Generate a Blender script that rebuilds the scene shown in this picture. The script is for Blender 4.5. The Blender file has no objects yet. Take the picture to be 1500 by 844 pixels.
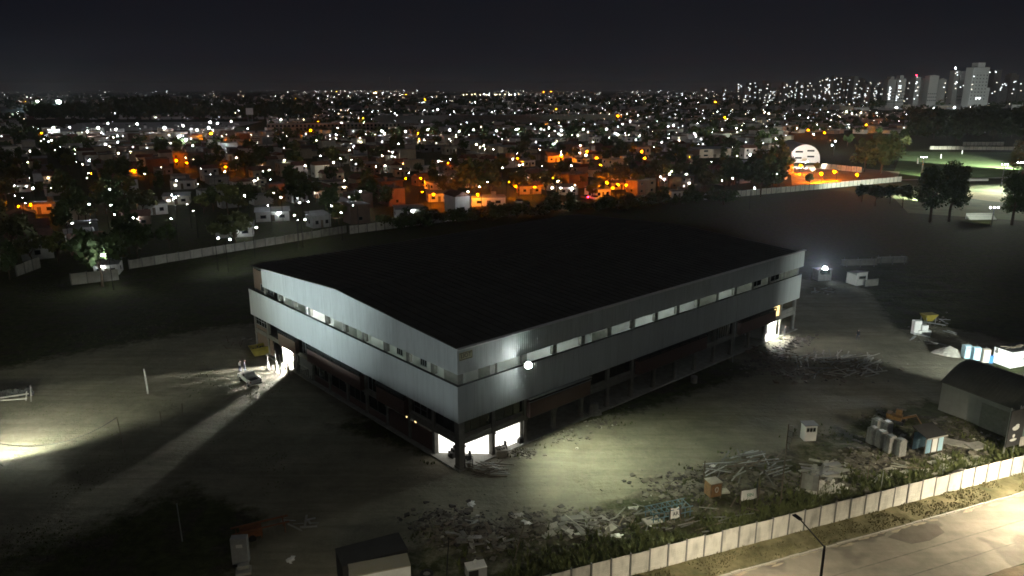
import bpy, math, random
import numpy as np
from mathutils import Vector, Matrix, noise
random.seed(7); RNG = np.random.default_rng(7)
sc = bpy.context.scene
COL = sc.collection
PI = math.pi

# ------------------------------------------------------------------ camera
F_PX, PITCH, CAM_H = 1079.903, 0.263, 38.0
cam_d = bpy.data.cameras.new('camera'); cam = bpy.data.objects.new('camera', cam_d); COL.objects.link(cam)
cam_d.sensor_width = 36.0; cam_d.lens = 36.0*F_PX/1500.0
cam.location = (0, 0, CAM_H); cam.rotation_euler = (PI/2-PITCH, 0, 0)
cam_d.clip_start = 0.5; cam_d.clip_end = 40000
sc.camera = cam

# ------------------------------------------------------------------ world (night sky with city glow at the horizon)
w = bpy.data.worlds.new("World"); sc.world = w; w.use_nodes = True
nt = w.node_tree; nt.nodes.clear()
N = nt.nodes.new
out = N('ShaderNodeOutputWorld'); bg = N('ShaderNodeBackground'); tc = N('ShaderNodeTexCoord')
sep = N('ShaderNodeSeparateXYZ'); ramp = N('ShaderNodeValToRGB')
nt.links.new(tc.outputs['Generated'], sep.inputs[0]); nt.links.new(sep.outputs['Z'], ramp.inputs[0])
cr = ramp.color_ramp
cr.elements[0].position = 0.0; cr.elements[0].color = (.0270, .0260, .0270, 1)
cr.elements[1].position = 1.0; cr.elements[1].color = (.0026, .0034, .0072, 1)
for pos, c in ((.010, (.0190, .0190, .0220)), (.03, (.0110, .0120, .0170)), (.08, (.0066, .0080, .0130)), (.2, (.0040, .0050, .0090))):
    e = cr.elements.new(pos); e.color = (*c, 1)
nt.links.new(ramp.outputs[0], bg.inputs[0]); bg.inputs[1].default_value = 0.68
nt.links.new(bg.outputs[0], out.inputs[0])
# faint, very soft night light added as fill so unlit surfaces do not go black
sd = bpy.data.lights.new('night_fill', 'SUN'); sd.energy = 0.09; sd.angle = math.radians(120); sd.color = (1, .98, .9)
so = bpy.data.objects.new('night_fill', sd); COL.objects.link(so); so.rotation_euler = (math.radians(14), math.radians(10), 0); so.location = (0, 0, 300)

sc.view_settings.view_transform = 'Standard'; sc.view_settings.look = 'None'
sc.view_settings.exposure = 0.0; sc.view_settings.gamma = 1.0
sc.render.engine = 'CYCLES'
cy = sc.cycles
cy.use_denoising = True; cy.max_bounces = 5; cy.diffuse_bounces = 3; cy.glossy_bounces = 2; cy.volume_bounces = 0
cy.transparent_max_bounces = 8; cy.sample_clamp_indirect = 3.0; cy.filter_width = 1.7
cy.use_light_tree = True; cy.caustics_reflective = False; cy.caustics_refractive = False

# ------------------------------------------------------------------ pixel of the photograph (1500x844) -> point on a level plane
SP, CP = math.sin(PITCH), math.cos(PITCH)
def G(px, py, z=0.0):
    u = (px-750)/F_PX; v = -(py-422)/F_PX
    d = (u, CP+v*SP, -SP+v*CP); t = (z-CAM_H)/d[2]
    return Vector((d[0]*t, d[1]*t, z))
def mpp(y):                                   # metres per photo pixel (sideways) at the ground under row y
    g = G(750, y); return math.hypot(g.y*CP+CAM_H*SP, 0)/F_PX

# ------------------------------------------------------------------ materials
MATS = {}
def mat(name, col, rough=.8, var=.18, scale=2.0, bump=0.0, bscale=None, metal=0.0, col2=None, spec=.3, fine=True):
    if name in MATS: return MATS[name]
    m = bpy.data.materials.new(name); m.use_nodes = True; MATS[name] = m
    t = m.node_tree; b = t.nodes['Principled BSDF']
    b.inputs['Roughness'].default_value = rough; b.inputs['Metallic'].default_value = metal
    b.inputs['Specular IOR Level'].default_value = spec
    tc = t.nodes.new('ShaderNodeTexCoord'); n = t.nodes.new('ShaderNodeTexNoise')
    n.inputs['Scale'].default_value = scale; n.inputs['Detail'].default_value = 6 if fine else 2; n.inputs['Roughness'].default_value = .65
    t.links.new(tc.outputs['Object'], n.inputs['Vector'])
    r = t.nodes.new('ShaderNodeValToRGB')
    c2 = col2 or tuple(min(1, c*(1+var)) for c in col); c1 = tuple(c*(1-var) for c in col)
    r.color_ramp.elements[0].position = .32; r.color_ramp.elements[0].color = (*c1, 1)
    r.color_ramp.elements[1].position = .68; r.color_ramp.elements[1].color = (*c2, 1)
    t.links.new(n.outputs['Fac'], r.inputs[0]); t.links.new(r.outputs[0], b.inputs['Base Color'])
    if bump:
        n2 = t.nodes.new('ShaderNodeTexNoise'); n2.inputs['Scale'].default_value = bscale or scale*4; n2.inputs['Detail'].default_value = 5
        t.links.new(tc.outputs['Object'], n2.inputs['Vector'])
        bp = t.nodes.new('ShaderNodeBump'); bp.inputs['Strength'].default_value = bump; bp.inputs['Distance'].default_value = .1
        t.links.new(n2.outputs['Fac'], bp.inputs['Height']); t.links.new(bp.outputs[0], b.inputs['Normal'])
    return m
def emit(name, col, strength):
    if name in MATS: return MATS[name]
    m = bpy.data.materials.new(name); m.use_nodes = True; MATS[name] = m
    t = m.node_tree; t.nodes.clear(); o = t.nodes.new('ShaderNodeOutputMaterial'); e = t.nodes.new('ShaderNodeEmission')
    e.inputs[0].default_value = (*col, 1); e.inputs[1].default_value = strength
    t.links.new(e.outputs[0], o.inputs[0]); return m
def brick_mat(name, c1, c2, mortar):
    m = bpy.data.materials.new(name); m.use_nodes = True; MATS[name] = m
    t = m.node_tree; b = t.nodes['Principled BSDF']; b.inputs['Roughness'].default_value = .9
    tc = t.nodes.new('ShaderNodeTexCoord'); mp = t.nodes.new('ShaderNodeMapping'); br = t.nodes.new('ShaderNodeTexBrick')
    sp = t.nodes.new('ShaderNodeSeparateXYZ'); ad = t.nodes.new('ShaderNodeMath'); cb = t.nodes.new('ShaderNodeCombineXYZ')
    t.links.new(tc.outputs['Object'], sp.inputs[0]); t.links.new(sp.outputs[0], ad.inputs[0]); t.links.new(sp.outputs[1], ad.inputs[1])
    t.links.new(ad.outputs[0], cb.inputs[0]); t.links.new(sp.outputs[2], cb.inputs[1])
    br.inputs['Scale'].default_value = 3.0; br.inputs['Color1'].default_value = (*c1, 1); br.inputs['Color2'].default_value = (*c2, 1)
    br.inputs['Mortar'].default_value = (*mortar, 1); br.inputs['Mortar Size'].default_value = .015
    t.links.new(cb.outputs[0], br.inputs['Vector']); t.links.new(br.outputs['Color'], b.inputs['Base Color']); return m

def tone(m, amt, streak=0.0, sscale=(3, 3, .25)):
    t = m.node_tree; b = t.nodes['Principled BSDF']; old = b.inputs['Base Color'].links[0].from_socket
    oi = t.nodes.new('ShaderNodeObjectInfo'); mr = t.nodes.new('ShaderNodeMapRange'); mr.inputs[3].default_value = 1-amt; mr.inputs[4].default_value = 1+amt*.5
    t.links.new(oi.outputs['Random'], mr.inputs[0]); mx = t.nodes.new('ShaderNodeMix'); mx.data_type = 'RGBA'; mx.blend_type = 'MULTIPLY'; mx.inputs[0].default_value = 1
    t.links.new(old, mx.inputs[6]); t.links.new(mr.outputs[0], mx.inputs[7]); old = mx.outputs[2]
    if streak:
        tc = t.nodes.new('ShaderNodeTexCoord'); mp = t.nodes.new('ShaderNodeMapping'); mp.inputs['Scale'].default_value = sscale; n = t.nodes.new('ShaderNodeTexNoise'); n.inputs['Scale'].default_value = 1; n.inputs['Detail'].default_value = 5
        ad = t.nodes.new('ShaderNodeVectorMath'); ad.operation = 'ADD'; t.links.new(tc.outputs['Object'], ad.inputs[0]); sc_ = t.nodes.new('ShaderNodeVectorMath'); sc_.operation = 'SCALE'; sc_.inputs[0].default_value = (17, 9, 5); t.links.new(oi.outputs['Random'], sc_.inputs['Scale']); t.links.new(sc_.outputs[0], ad.inputs[1])
        t.links.new(ad.outputs[0], mp.inputs[0]); t.links.new(mp.outputs[0], n.inputs['Vector']); r = t.nodes.new('ShaderNodeValToRGB'); r.color_ramp.elements[0].position = .50; r.color_ramp.elements[0].color = (1, 1, 1, 1); r.color_ramp.elements[1].position = .72; r.color_ramp.elements[1].color = (1-streak,)*3+(1,)
        t.links.new(n.outputs['Fac'], r.inputs[0]); m2 = t.nodes.new('ShaderNodeMix'); m2.data_type = 'RGBA'; m2.blend_type = 'MULTIPLY'; m2.inputs[0].default_value = 1; t.links.new(old, m2.inputs[6]); t.links.new(r.outputs[0], m2.inputs[7]); old = m2.outputs[2]
    t.links.new(old, b.inputs['Base Color']); return m
M_clad = tone(mat('cladding_metal', (.53, .56, .555), .65, .05, .35, spec=.25), .05, .16)
M_cladR = M_clad
M_roof = mat('dark_roof_sheet', (.085, .085, .075), .75, .2, .3)
M_conc = mat('concrete', (.30, .30, .27), .9, .22, 1.2, .25)
M_concd = mat('raw_concrete', (.21, .205, .185), .92, .25, .8, .25)
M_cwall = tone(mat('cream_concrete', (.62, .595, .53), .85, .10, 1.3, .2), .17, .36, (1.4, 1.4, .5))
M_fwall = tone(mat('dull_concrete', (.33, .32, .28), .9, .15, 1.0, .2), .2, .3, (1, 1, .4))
M_post = mat('grey_post', (.16, .16, .15), .9, .15, 2)
M_brick = brick_mat('red_brick', (.145, .085, .07), (.115, .072, .06), (.11, .085, .075))
M_brickb = brick_mat('brown_brick', (.21, .145, .105), (.17, .12, .09), (.17, .14, .11))
M_dark = mat('black_steel', (.02, .02, .02), .6, .2, 2)
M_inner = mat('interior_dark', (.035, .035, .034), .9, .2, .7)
M_white = mat('white_paint', (.74, .75, .73), .55, .07, .9)
M_plas = mat('white_plaster', (.72, .73, .70), .8, .08, .7)
M_steel = mat('galvanised_steel', (.36, .37, .37), .5, .12, 2, metal=.3)
M_glassd = mat('dark_glass', (.015, .02, .022), .12, .2, 1, spec=.6)
M_wood = mat('weathered_wood', (.14, .115, .085), .85, .35, 2.5, .2)
M_woodo = mat('orange_wood', (.17, .10, .045), .8, .25, 2.5)
M_rubble = mat('rubble', (.135, .125, .10), .95, .5, .8, .3)
M_slab = mat('pale_slab', (.36, .345, .30), .9, .18, 1.2, .2)
M_rust = mat('rust_paint', (.19, .075, .035), .7, .3, 2)
M_yell = mat('yellow_paint', (.34, .28, .05), .55, .2, 2)
M_blue = mat('pale_blue_plastic', (.42, .62, .72), .45, .08, 1)
M_beige = mat('beige_plastic', (.56, .50, .42), .5, .1, 1)
M_blued = mat('blue_plastic', (.06, .22, .60), .45, .1, 1)
M_bluet = mat('blue_tarp', (.20, .33, .42), .7, .3, 1.5)
M_rub = mat('rubber', (.018, .018, .018), .8, .2, 3)
M_leaf = mat('foliage', (.055, .085, .028), .7, .45, .25)
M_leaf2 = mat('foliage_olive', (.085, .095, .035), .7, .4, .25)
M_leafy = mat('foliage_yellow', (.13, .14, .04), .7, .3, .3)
M_bark = mat('bark', (.10, .075, .05), .95, .3, 2, .4)
M_grass = mat('grass_blades', (.085, .10, .035), .85, .4, .6)
M_weed = mat('dry_weed', (.13, .12, .06), .9, .4, .6)
M_shed = mat('shed_sheet', (.22, .225, .22), .6, .12, .5)
M_shedw = mat('shed_white_sheet', (.62, .66, .70), .5, .08, .5)
M_skin = mat('skin', (.40, .25, .18), .6, .05, 5)
M_cloth = mat('dark_cloth', (.03, .03, .035), .9, .3, 6)
M_clothp = mat('pale_cloth', (.50, .50, .50), .9, .15, 6)
M_jean = mat('denim', (.05, .065, .10), .9, .2, 6)
M_tile = mat('clay_tile', (.13, .075, .055), .9, .3, .8)
M_sheet = mat('zinc_sheet', (.22, .225, .23), .6, .25, .4)
M_flat = mat('flat_roof', (.16, .155, .15), .95, .3, .3)
M_hw1 = mat('house_white', (.60, .60, .57), .9, .12, .4)
M_hw2 = mat('house_cream', (.48, .42, .32), .9, .15, .4)
M_hw3 = mat('house_brick', (.17, .12, .095), .9, .2, .4)
M_hw4 = mat('house_grey', (.30, .30, .29), .9, .2, .4)
M_tower = mat('tower_plaster', (.36, .36, .34), .9, .08, .02)
M_towerw = mat('tower_white', (.60, .62, .60), .9, .06, .02)
E_white = emit('lamp_white', (.90, .96, 1.0), 620)
E_whited = emit('lamp_white_dim', (.93, .97, .94), 75)
E_far = emit('lamp_far_white', (.92, .96, 1.0), 34)
E_fard = emit('lamp_far_dim', (.95, .97, .92), 6)
E_farw = emit('lamp_far_warm', (1.0, .82, .50), 14)
E_warm = emit('lamp_warm', (1.0, .86, .55), 520)
E_sod = emit('lamp_sodium', (1.0, .19, .0), 3600)
E_flood = emit('flood_face', (.90, 1.0, .95), 900)
E_work = emit('work_face', (1.0, .98, .90), 500)
E_road = emit('road_led', (1.0, .90, .70), 60)
E_shop = emit('lit_shopfront', (1.0, .96, .88), 2.4)
E_win = emit('lit_window', (1.0, .93, .78), 2.3)
E_winw = emit('lit_window_cool', (.92, .98, 1.0), 3.2)
E_winy = emit('lit_window_yellow', (1.0, .70, .28), 2.6)
E_tube = emit('tube_light', (.86, 1.0, .90), 120)
E_tubeb = emit('tube_bright', (.96, 1.0, .96), 1500)
E_red = emit('red_beacon', (1.0, .02, .06), 60)
E_amber = emit('amber_lamp', (1.0, .5, .15), 120)

# ------------------------------------------------------------------ mesh builder
class MB:
    def __init__(s): s.v = []; s.f = []; s.m = []
    def poly(s, pts, mi=0):
        n = len(s.v); s.v += [tuple(p) for p in pts]; s.f.append(tuple(range(n, n+len(pts)))); s.m.append(mi)
    def hull8(s, p, mi=0):                     # 8 corners: 4 bottom ccw, 4 top ccw
        n = len(s.v); s.v += [tuple(q) for q in p]
        for q in ((3, 2, 1, 0), (4, 5, 6, 7), (0, 1, 5, 4), (1, 2, 6, 5), (2, 3, 7, 6), (3, 0, 4, 7)):
            s.f.append(tuple(n+i for i in q)); s.m.append(mi)
        return s
    def box(s, c, d, rz=0.0, mi=0, taper=1.0, rx=0.0, ry=0.0):   # c = centre of base
        R = Matrix.Rotation(rz, 3, 'Z') @ Matrix.Rotation(ry, 3, 'Y') @ Matrix.Rotation(rx, 3, 'X'); c = Vector(c); p = []
        for z, k in ((0, 1), (d[2], taper)):
            for sx, sy in ((-1, -1), (1, -1), (1, 1), (-1, 1)):
                p.append(c + R @ Vector((sx*d[0]/2*k, sy*d[1]/2*k, z)))
        return s.hull8(p, mi)
    def bx(s, a, b, mi=0):                     # axis box from a to b
        (x0, y0, z0), (x1, y1, z1) = a, b
        return s.hull8([(x0, y0, z0), (x1, y0, z0), (x1, y1, z0), (x0, y1, z0), (x0, y0, z1), (x1, y0, z1), (x1, y1, z1), (x0, y1, z1)], mi)
    def tube(s, pts, r, n=8, mi=0, r2=None, cap=True):
        pts = [Vector(p) for p in pts]; rings = []
        for i, p in enumerate(pts):
            d = (pts[min(i+1, len(pts)-1)]-pts[max(i-1, 0)])
            if d.length < 1e-9: d = Vector((0, 0, 1))
            d.normalize(); a = d.orthogonal().normalized() if abs(d.z) < .999 else Vector((1, 0, 0)); b = d.cross(a)
            rr = r if r2 is None else r+(r2-r)*i/(len(pts)-1)
            k = len(s.v); rings.append(k)
            s.v += [tuple(p+rr*(math.cos(2*PI*j/n)*a+math.sin(2*PI*j/n)*b)) for j in range(n)]
        for i in range(len(rings)-1):
            for j in range(n):
                s.f.append((rings[i]+j, rings[i]+(j+1) % n, rings[i+1]+(j+1) % n, rings[i+1]+j)); s.m.append(mi)
        if cap:
            s.f.append(tuple(rings[0]+j for j in reversed(range(n)))); s.m.append(mi)
            s.f.append(tuple(rings[-1]+j for j in range(n))); s.m.append(mi)
        return s
    def prism(s, prof, x0, x1, mi=0, axis='x'):    # profile (y,z) swept along x
        n = len(prof); k = len(s.v)
        for x in (x0, x1): s.v += [((x, y, z) if axis == 'x' else (y, x, z)) for y, z in prof]
        for j in range(n):
            s.f.append((k+j, k+(j+1) % n, k+n+(j+1) % n, k+n+j)); s.m.append(mi)
        s.f.append(tuple(k+j for j in reversed(range(n)))); s.m.append(mi)
        s.f.append(tuple(k+n+j for j in range(n))); s.m.append(mi); return s
    def ico(s, c, r, mi=0, sz=1.0, jit=0.0):
        t = (1+5**.5)/2; q = 1/math.sqrt(1+t*t); k = len(s.v)
        for a, b, d in ((-1, t, 0), (1, t, 0), (-1, -t, 0), (1, -t, 0), (0, -1, t), (0, 1, t), (0, -1, -t), (0, 1, -t), (t, 0, -1), (t, 0, 1), (-t, 0, -1), (-t, 0, 1)):
            rr = r*(1+random.uniform(-jit, jit)); s.v.append((c[0]+a*q*rr, c[1]+b*q*rr, c[2]+d*q*rr*sz))
        for f in ((0, 11, 5), (0, 5, 1), (0, 1, 7), (0, 7, 10), (0, 10, 11), (1, 5, 9), (5, 11, 4), (11, 10, 2), (10, 7, 6), (7, 1, 8), (3, 9, 4), (3, 4, 2), (3, 2, 6), (3, 6, 8), (3, 8, 9), (4, 9, 5), (2, 4, 11), (6, 2, 10), (8, 6, 7), (9, 8, 1)):
            s.f.append(tuple(k+i for i in f)); s.m.append(mi)
        return s
    def mesh(s, name, mats):
        me = bpy.data.meshes.new(name); me.from_pydata(s.v, [], s.f)
        for m in (mats if isinstance(mats, (list, tuple)) else [mats]): me.materials.append(m)
        if any(s.m): me.polygons.foreach_set('material_index', s.m)
        me.update(); return me
    def build(s, name, mats, parent=None):
        return link(name, s.mesh(name, mats), parent)
def link(name, me, parent=None, loc=(0, 0, 0), rz=0.0):
    o = bpy.data.objects.new(name, me); COL.objects.link(o); o.location = loc; o.rotation_euler = (0, 0, rz)
    if parent: o.parent = parent
    return o
def tag(o, label, cat, group=None, kind=None):
    if label: o['label'] = label
    if cat: o['category'] = cat
    if group: o['group'] = group
    if kind: o['kind'] = kind
    return o
def thing(name, label, cat, loc=(0, 0, 0), rz=0.0, group=None):
    o = bpy.data.objects.new(name, None); COL.objects.link(o); o.location = loc; o.rotation_euler = (0, 0, rz); o.empty_display_size = .3
    return tag(o, label, cat, group)
def struct(o): o['kind'] = 'structure'; return o
def stuff(o): o['kind'] = 'stuff'; return o
def copy_tree(o, parent=None):
    c = o.copy(); COL.objects.link(c)
    if parent: c.parent = parent
    for ch in list(o.children): copy_tree(ch, c)
    return c
def lamp(kind, parent, loc, energy, col, size=.1, aim=None, angle=None, blend=.3, name='lamp_light'):
    d = bpy.data.lights.new(name, kind); d.energy = energy; d.color = col
    d.shadow_soft_size = size
    if kind == 'SPOT': d.spot_size = angle; d.spot_blend = blend
    o = bpy.data.objects.new(name, d); COL.objects.link(o); o.parent = parent; o.location = loc
    if aim is not None: o.rotation_euler = Vector(aim).to_track_quat('-Z', 'Y').to_euler()
    return o
def text_mesh(txt, size, ext=.01):
    c = bpy.data.curves.new('t', 'FONT'); c.body = txt; c.size = size; c.extrude = ext; c.resolution_u = 3
    c.align_x = 'CENTER'; c.align_y = 'CENTER'
    o = bpy.data.objects.new('t', c); COL.objects.link(o)
    bpy.context.view_layer.update()
    me = bpy.data.meshes.new_from_object(o.evaluated_get(bpy.context.evaluated_depsgraph_get()))
    bpy.data.objects.remove(o); bpy.data.curves.remove(c); return me

# ------------------------------------------------------------------ key places
HC = Vector((-5.384, 68.79, 0)); HA = .731; HL = 69.27; HS = 50.29
HU = Vector((math.cos(HA), math.sin(HA), 0)); HW = Vector((-math.sin(HA), math.cos(HA), 0))
def hall_local(x, y):
    d = Vector((x, y, 0))-HC; return d.dot(HU), d.dot(HW)
RA = .37                                         # road / front wall direction
RU = Vector((math.cos(RA), math.sin(RA), 0)); RN = Vector((-math.sin(RA), math.cos(RA), 0))
WP = Vector((21.0, 55.9, 0))                     # a point of the front wall's foot
def wall_local(x, y):
    d = Vector((x, y, 0))-WP; return d.dot(RU), d.dot(RN)

# ------------------------------------------------------------------ ground
MOUNDS = [(*G(px, py)[:2], r, h) for px, py, r, h in (
    (800, 650, 2.2, .45), (835, 640, 2.4, .5), (870, 625, 2.2, .4), (905, 612, 2.0, .35), (760, 668, 1.5, .35), (1140, 525, 3.0, .25), (1115, 535, 2.6, .25),
    (1165, 505, 2.0, .35), (1205, 530, 3.0, .2), (650, 770, 2.2, .5), (700, 790, 2.4, .4), (780, 775, 2.0, .35), (850, 770, 1.8, .4), (1050, 735, 1.8, .4),
    (1235, 660, 2.2, .3), (1110, 690, 2.4, .35), (1290, 600, 2, .4), (1010, 700, 2.0, .35), (900, 800, 2, .3), (1180, 735, 1.4, .3), (220, 580, 1.2, .25), (350, 505, 3.5, .6), (335, 520, 2.5, .5))]
def gz(x, y):
    hx, hy = hall_local(x, y); wx, wy = wall_local(x, y)
    d_h = max(-hx, hx-HL, -hy, hy-HS)
    k = max(0., min(1., (d_h-.4)/1.5))*max(0., min(1., (wy-.4)/1.5))
    if k <= 0: return 0.0
    r = math.hypot(x, y-90)
    k *= max(0., min(1., (190-r)/60))
    z = k*(.16*noise.noise((x*.23, y*.23, 1.3))+.07*noise.noise((x*.9, y*.9, 5.1)))
    for mx, my, mr, mh in MOUNDS:
        q = (x-mx)**2+(y-my)**2
        if q < 9*mr*mr: z += k*mh*math.exp(-q/(mr*mr))*(1+.5*noise.noise((x*1.3, y*1.3, 9)))
    return z
def axis(a, b, step, far):
    v = list(np.arange(a, b+1e-6, step)); s = step; x = b
    while x < far: s *= 1.35; x += s; v.append(x)
    s = step; x = a
    while x > -far: s *= 1.35; x -= s; v.insert(0, x)
    return v
def ground_material():
    m = bpy.data.materials.new('earth_and_grass'); m.use_nodes = True; t = m.node_tree; b = t.nodes['Principled BSDF']
    b.inputs['Roughness'].default_value = .95; b.inputs['Specular IOR Level'].default_value = .12
    tc = t.nodes.new('ShaderNodeTexCoord'); at = t.nodes.new('ShaderNodeAttribute'); at.attribute_name = 'dirt'
    def nz(scale, detail=6, vec=None, rough=.6):
        n = t.nodes.new('ShaderNodeTexNoise'); n.inputs['Scale'].default_value = scale; n.inputs['Detail'].default_value = detail; n.inputs['Roughness'].default_value = rough
        t.links.new(vec or tc.outputs['Object'], n.inputs['Vector']); return n.outputs['Fac']
    def rp(fac, a, ca, b_, cb):
        r = t.nodes.new('ShaderNodeValToRGB'); r.color_ramp.elements[0].position = a; r.color_ramp.elements[0].color = (*ca, 1)
        r.color_ramp.elements[1].position = b_; r.color_ramp.elements[1].color = (*cb, 1); t.links.new(fac, r.inputs[0]); return r.outputs[0]
    def mth(op, a, b_):
        n = t.nodes.new('ShaderNodeMath'); n.operation = op
        for i, q in enumerate((a, b_)):
            if isinstance(q, (int, float)): n.inputs[i].default_value = q
            else: t.links.new(q, n.inputs[i])
        return n.outputs[0]
    def mix(fac, a, b_):
        n = t.nodes.new('ShaderNodeMix'); n.data_type = 'RGBA'; t.links.new(fac, n.inputs[0]); t.links.new(a, n.inputs[6]); t.links.new(b_, n.inputs[7]); return n.outputs[2]
    # tyre tracks: noise stretched along the hall's long side
    mp = t.nodes.new('ShaderNodeMapping'); mp.inputs['Rotation'].default_value = (0, 0, -.62); mp.inputs['Scale'].default_value = (.05, .9, 1)
    t.links.new(tc.outputs['Object'], mp.inputs['Vector'])
    trk = nz(1.0, 4, mp.outputs[0])
    dirt = rp(nz(.22, 9, None, .72), .34, (.125, .118, .088), .66, (.24, .225, .17))
    dirt = mix(rp(nz(3.4, 8, None, .75), .45, (0, 0, 0), .70, (.6, .6, .6)), dirt, rp(nz(7, 4), .3, (.085, .08, .055), .7, (.30, .28, .20)))
    dirt = mix(rp(trk, .47, (0, 0, 0), .58, (.5, .5, .5)), dirt, rp(nz(1.3), .3, (.10, .093, .066), .7, (.17, .16, .115)))
    grass = rp(nz(.9), .3, (.022, .028, .011), .7, (.060, .066, .026))
    soil = rp(nz(2.2), .35, (.030, .027, .020), .7, (.068, .060, .044))
    grass = mix(rp(nz(.35), .5, (0, 0, 0), .62, (1, 1, 1)), grass, soil)
    f = mth('ADD', at.outputs['Fac'], mth('MULTIPLY', mth('SUBTRACT', nz(.6, 9, None, .75), .5), 1.0))
    f = rp(f, .34, (0, 0, 0), .60, (1, 1, 1))
    t.links.new(mix(f, grass, dirt), b.inputs['Base Color'])
    bp = t.nodes.new('ShaderNodeBump'); bp.inputs['Strength'].default_value = .9; bp.inputs['Distance'].default_value = .16
    t.links.new(mth('ADD', nz(1.6, 8), mth('MULTIPLY', trk, .7)), bp.inputs['Height']); t.links.new(bp.outputs[0], b.inputs['Normal'])
    return m
def seg_d(p, a, b):
    ab = (b[0]-a[0], b[1]-a[1]); k = max(0, min(1, ((p[0]-a[0])*ab[0]+(p[1]-a[1])*ab[1])/(ab[0]**2+ab[1]**2)))
    return math.hypot(p[0]-a[0]-k*ab[0], p[1]-a[1]-k*ab[1])
TRACK = [(G(*a)[:2], G(*b)[:2], r) for a, b, r in (
    ((480, 770), (760, 712), 3.6), ((760, 712), (900, 668), 4.2), ((900, 668), (1080, 615), 4.5), ((1080, 615), (1200, 570), 5), ((1200, 570), (1330, 540), 5),
    ((1330, 540), (1390, 560), 5), ((1160, 505), (1300, 520), 8), ((1300, 520), (1400, 500), 4), ((1205, 425), (1240, 490), 5), ((60, 640), (330, 560), 15), ((100, 580), (340, 530), 11), ((170, 535), (330, 520), 5),
    ((330, 560), (420, 545), 6), ((300, 640), (430, 560), 4), ((300, 640), (560, 720), 5), ((560, 720), (480, 800), 4))]
xs = axis(-75, 85, .85, 9000); ys = axis(40, 165, .85, 12000)
gv = []; gd = []
for y in ys:
    for x in xs:
        near = -80 < x < 90 and 35 < y < 170
        gv.append((x, y, gz(x, y) if near else 0.0))
        d = 0.0
        if near:
            for a, b, r in TRACK:
                q = seg_d((x, y), a, b); d = max(d, min(1, max(0, 1-(q-r)/(r*.9+2))))
            wx, wy = wall_local(x, y)
            if 4 < wy < 13: d = max(d, .40)
        gd.append(d)
nx = len(xs)
gf = [(j*nx+i, j*nx+i+1, (j+1)*nx+i+1, (j+1)*nx+i) for j in range(len(ys)-1) for i in range(nx-1)]
me = bpy.data.meshes.new('ground'); me.from_pydata(gv, [], gf); me.materials.append(ground_material())
at = me.attributes.new('dirt', 'FLOAT', 'POINT'); at.data.foreach_set('value', gd)
me.polygons.foreach_set('use_smooth', [True]*len(gf)); me.update()
struct(link('ground', me))
def on(px, py): g = G(px, py); g.z = gz(g.x, g.y); return g

# ------------------------------------------------------------------ the hall
hall = thing('exhibition_hall', 'large unfinished hall with pale metal bands and a dark roof', 'hall', HC, HA)
DP = .28; Z0B, Z1B, Z0U, Z1U, ZR, YR = 5.354, 9.35, 10.47, 13.16, 14.45, 24.3
BR, BL = HL/15, HS/11
def sheet_mesh(name, wd, z0, z1a, z1b=None):   # ribbed cladding sheet, x 0..wd, outside towards -y
    z1b = z1a if z1b is None else z1b; m = MB(); xs_ = [0]; d = []
    n = 4; p = wd/n; prof = []
    for i in range(n):
        prof += [(i*p, 0), (i*p+p*.72, 0), (i*p+p*.78, -.022), (i*p+p*.94, -.022)]
    prof.append((wd, 0))
    for (xa, ya), (xb, yb) in zip(prof[:-1], prof[1:]):
        za, zb = z1a+(z1b-z1a)*xa/wd, z1a+(z1b-z1a)*xb/wd
        m.poly([(xa, ya, z0), (xb, yb, z0), (xb, yb, zb), (xa, ya, za)])
    m.poly([(0, .02, z0), (0, .02, z1a), (wd, .02, z1b), (wd, .02, z0)])
    m.poly([(0, 0, z0), (0, .02, z0), (wd, .02, z0), (wd, 0, z0)])
    return m.mesh(name, M_clad)
# lower band
NR = 60; wr = (HL+2*DP)/NR; me = sheet_mesh('band_sheet', wr-.006, Z0B, Z1B)
for i in range(NR): link('band_sheet', me, hall, (-DP+i*wr, -DP, random.uniform(-.004, .004)))
NL = 44; wl = (HS+2*DP)/NL; me = sheet_mesh('band_sheet', wl-.006, Z0B, Z1B)
for i in range(NL): link('band_sheet', me, hall, (-DP, -DP+(i+1)*wl, random.uniform(-.004, .004)), -PI/2)
m = MB(); m.bx((-DP+.03, -DP+.03, Z0B+.012), (HL+DP-.03, -.06, Z1B-.012)); m.bx((-DP+.03, -.055, Z0B+.012), (-.06, HS+DP-.03, Z1B-.012)); m.build('band_frame', M_post, hall)
m = MB(); m.bx((-DP-.05, -DP-.05, Z1B+.002), (HL+DP+.05, -.02, Z1B+.05)); m.bx((-DP-.05, -.018, Z1B+.002), (-.02, HS+DP, Z1B+.05)); m.build('band_coping', M_dark, hall)
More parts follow.
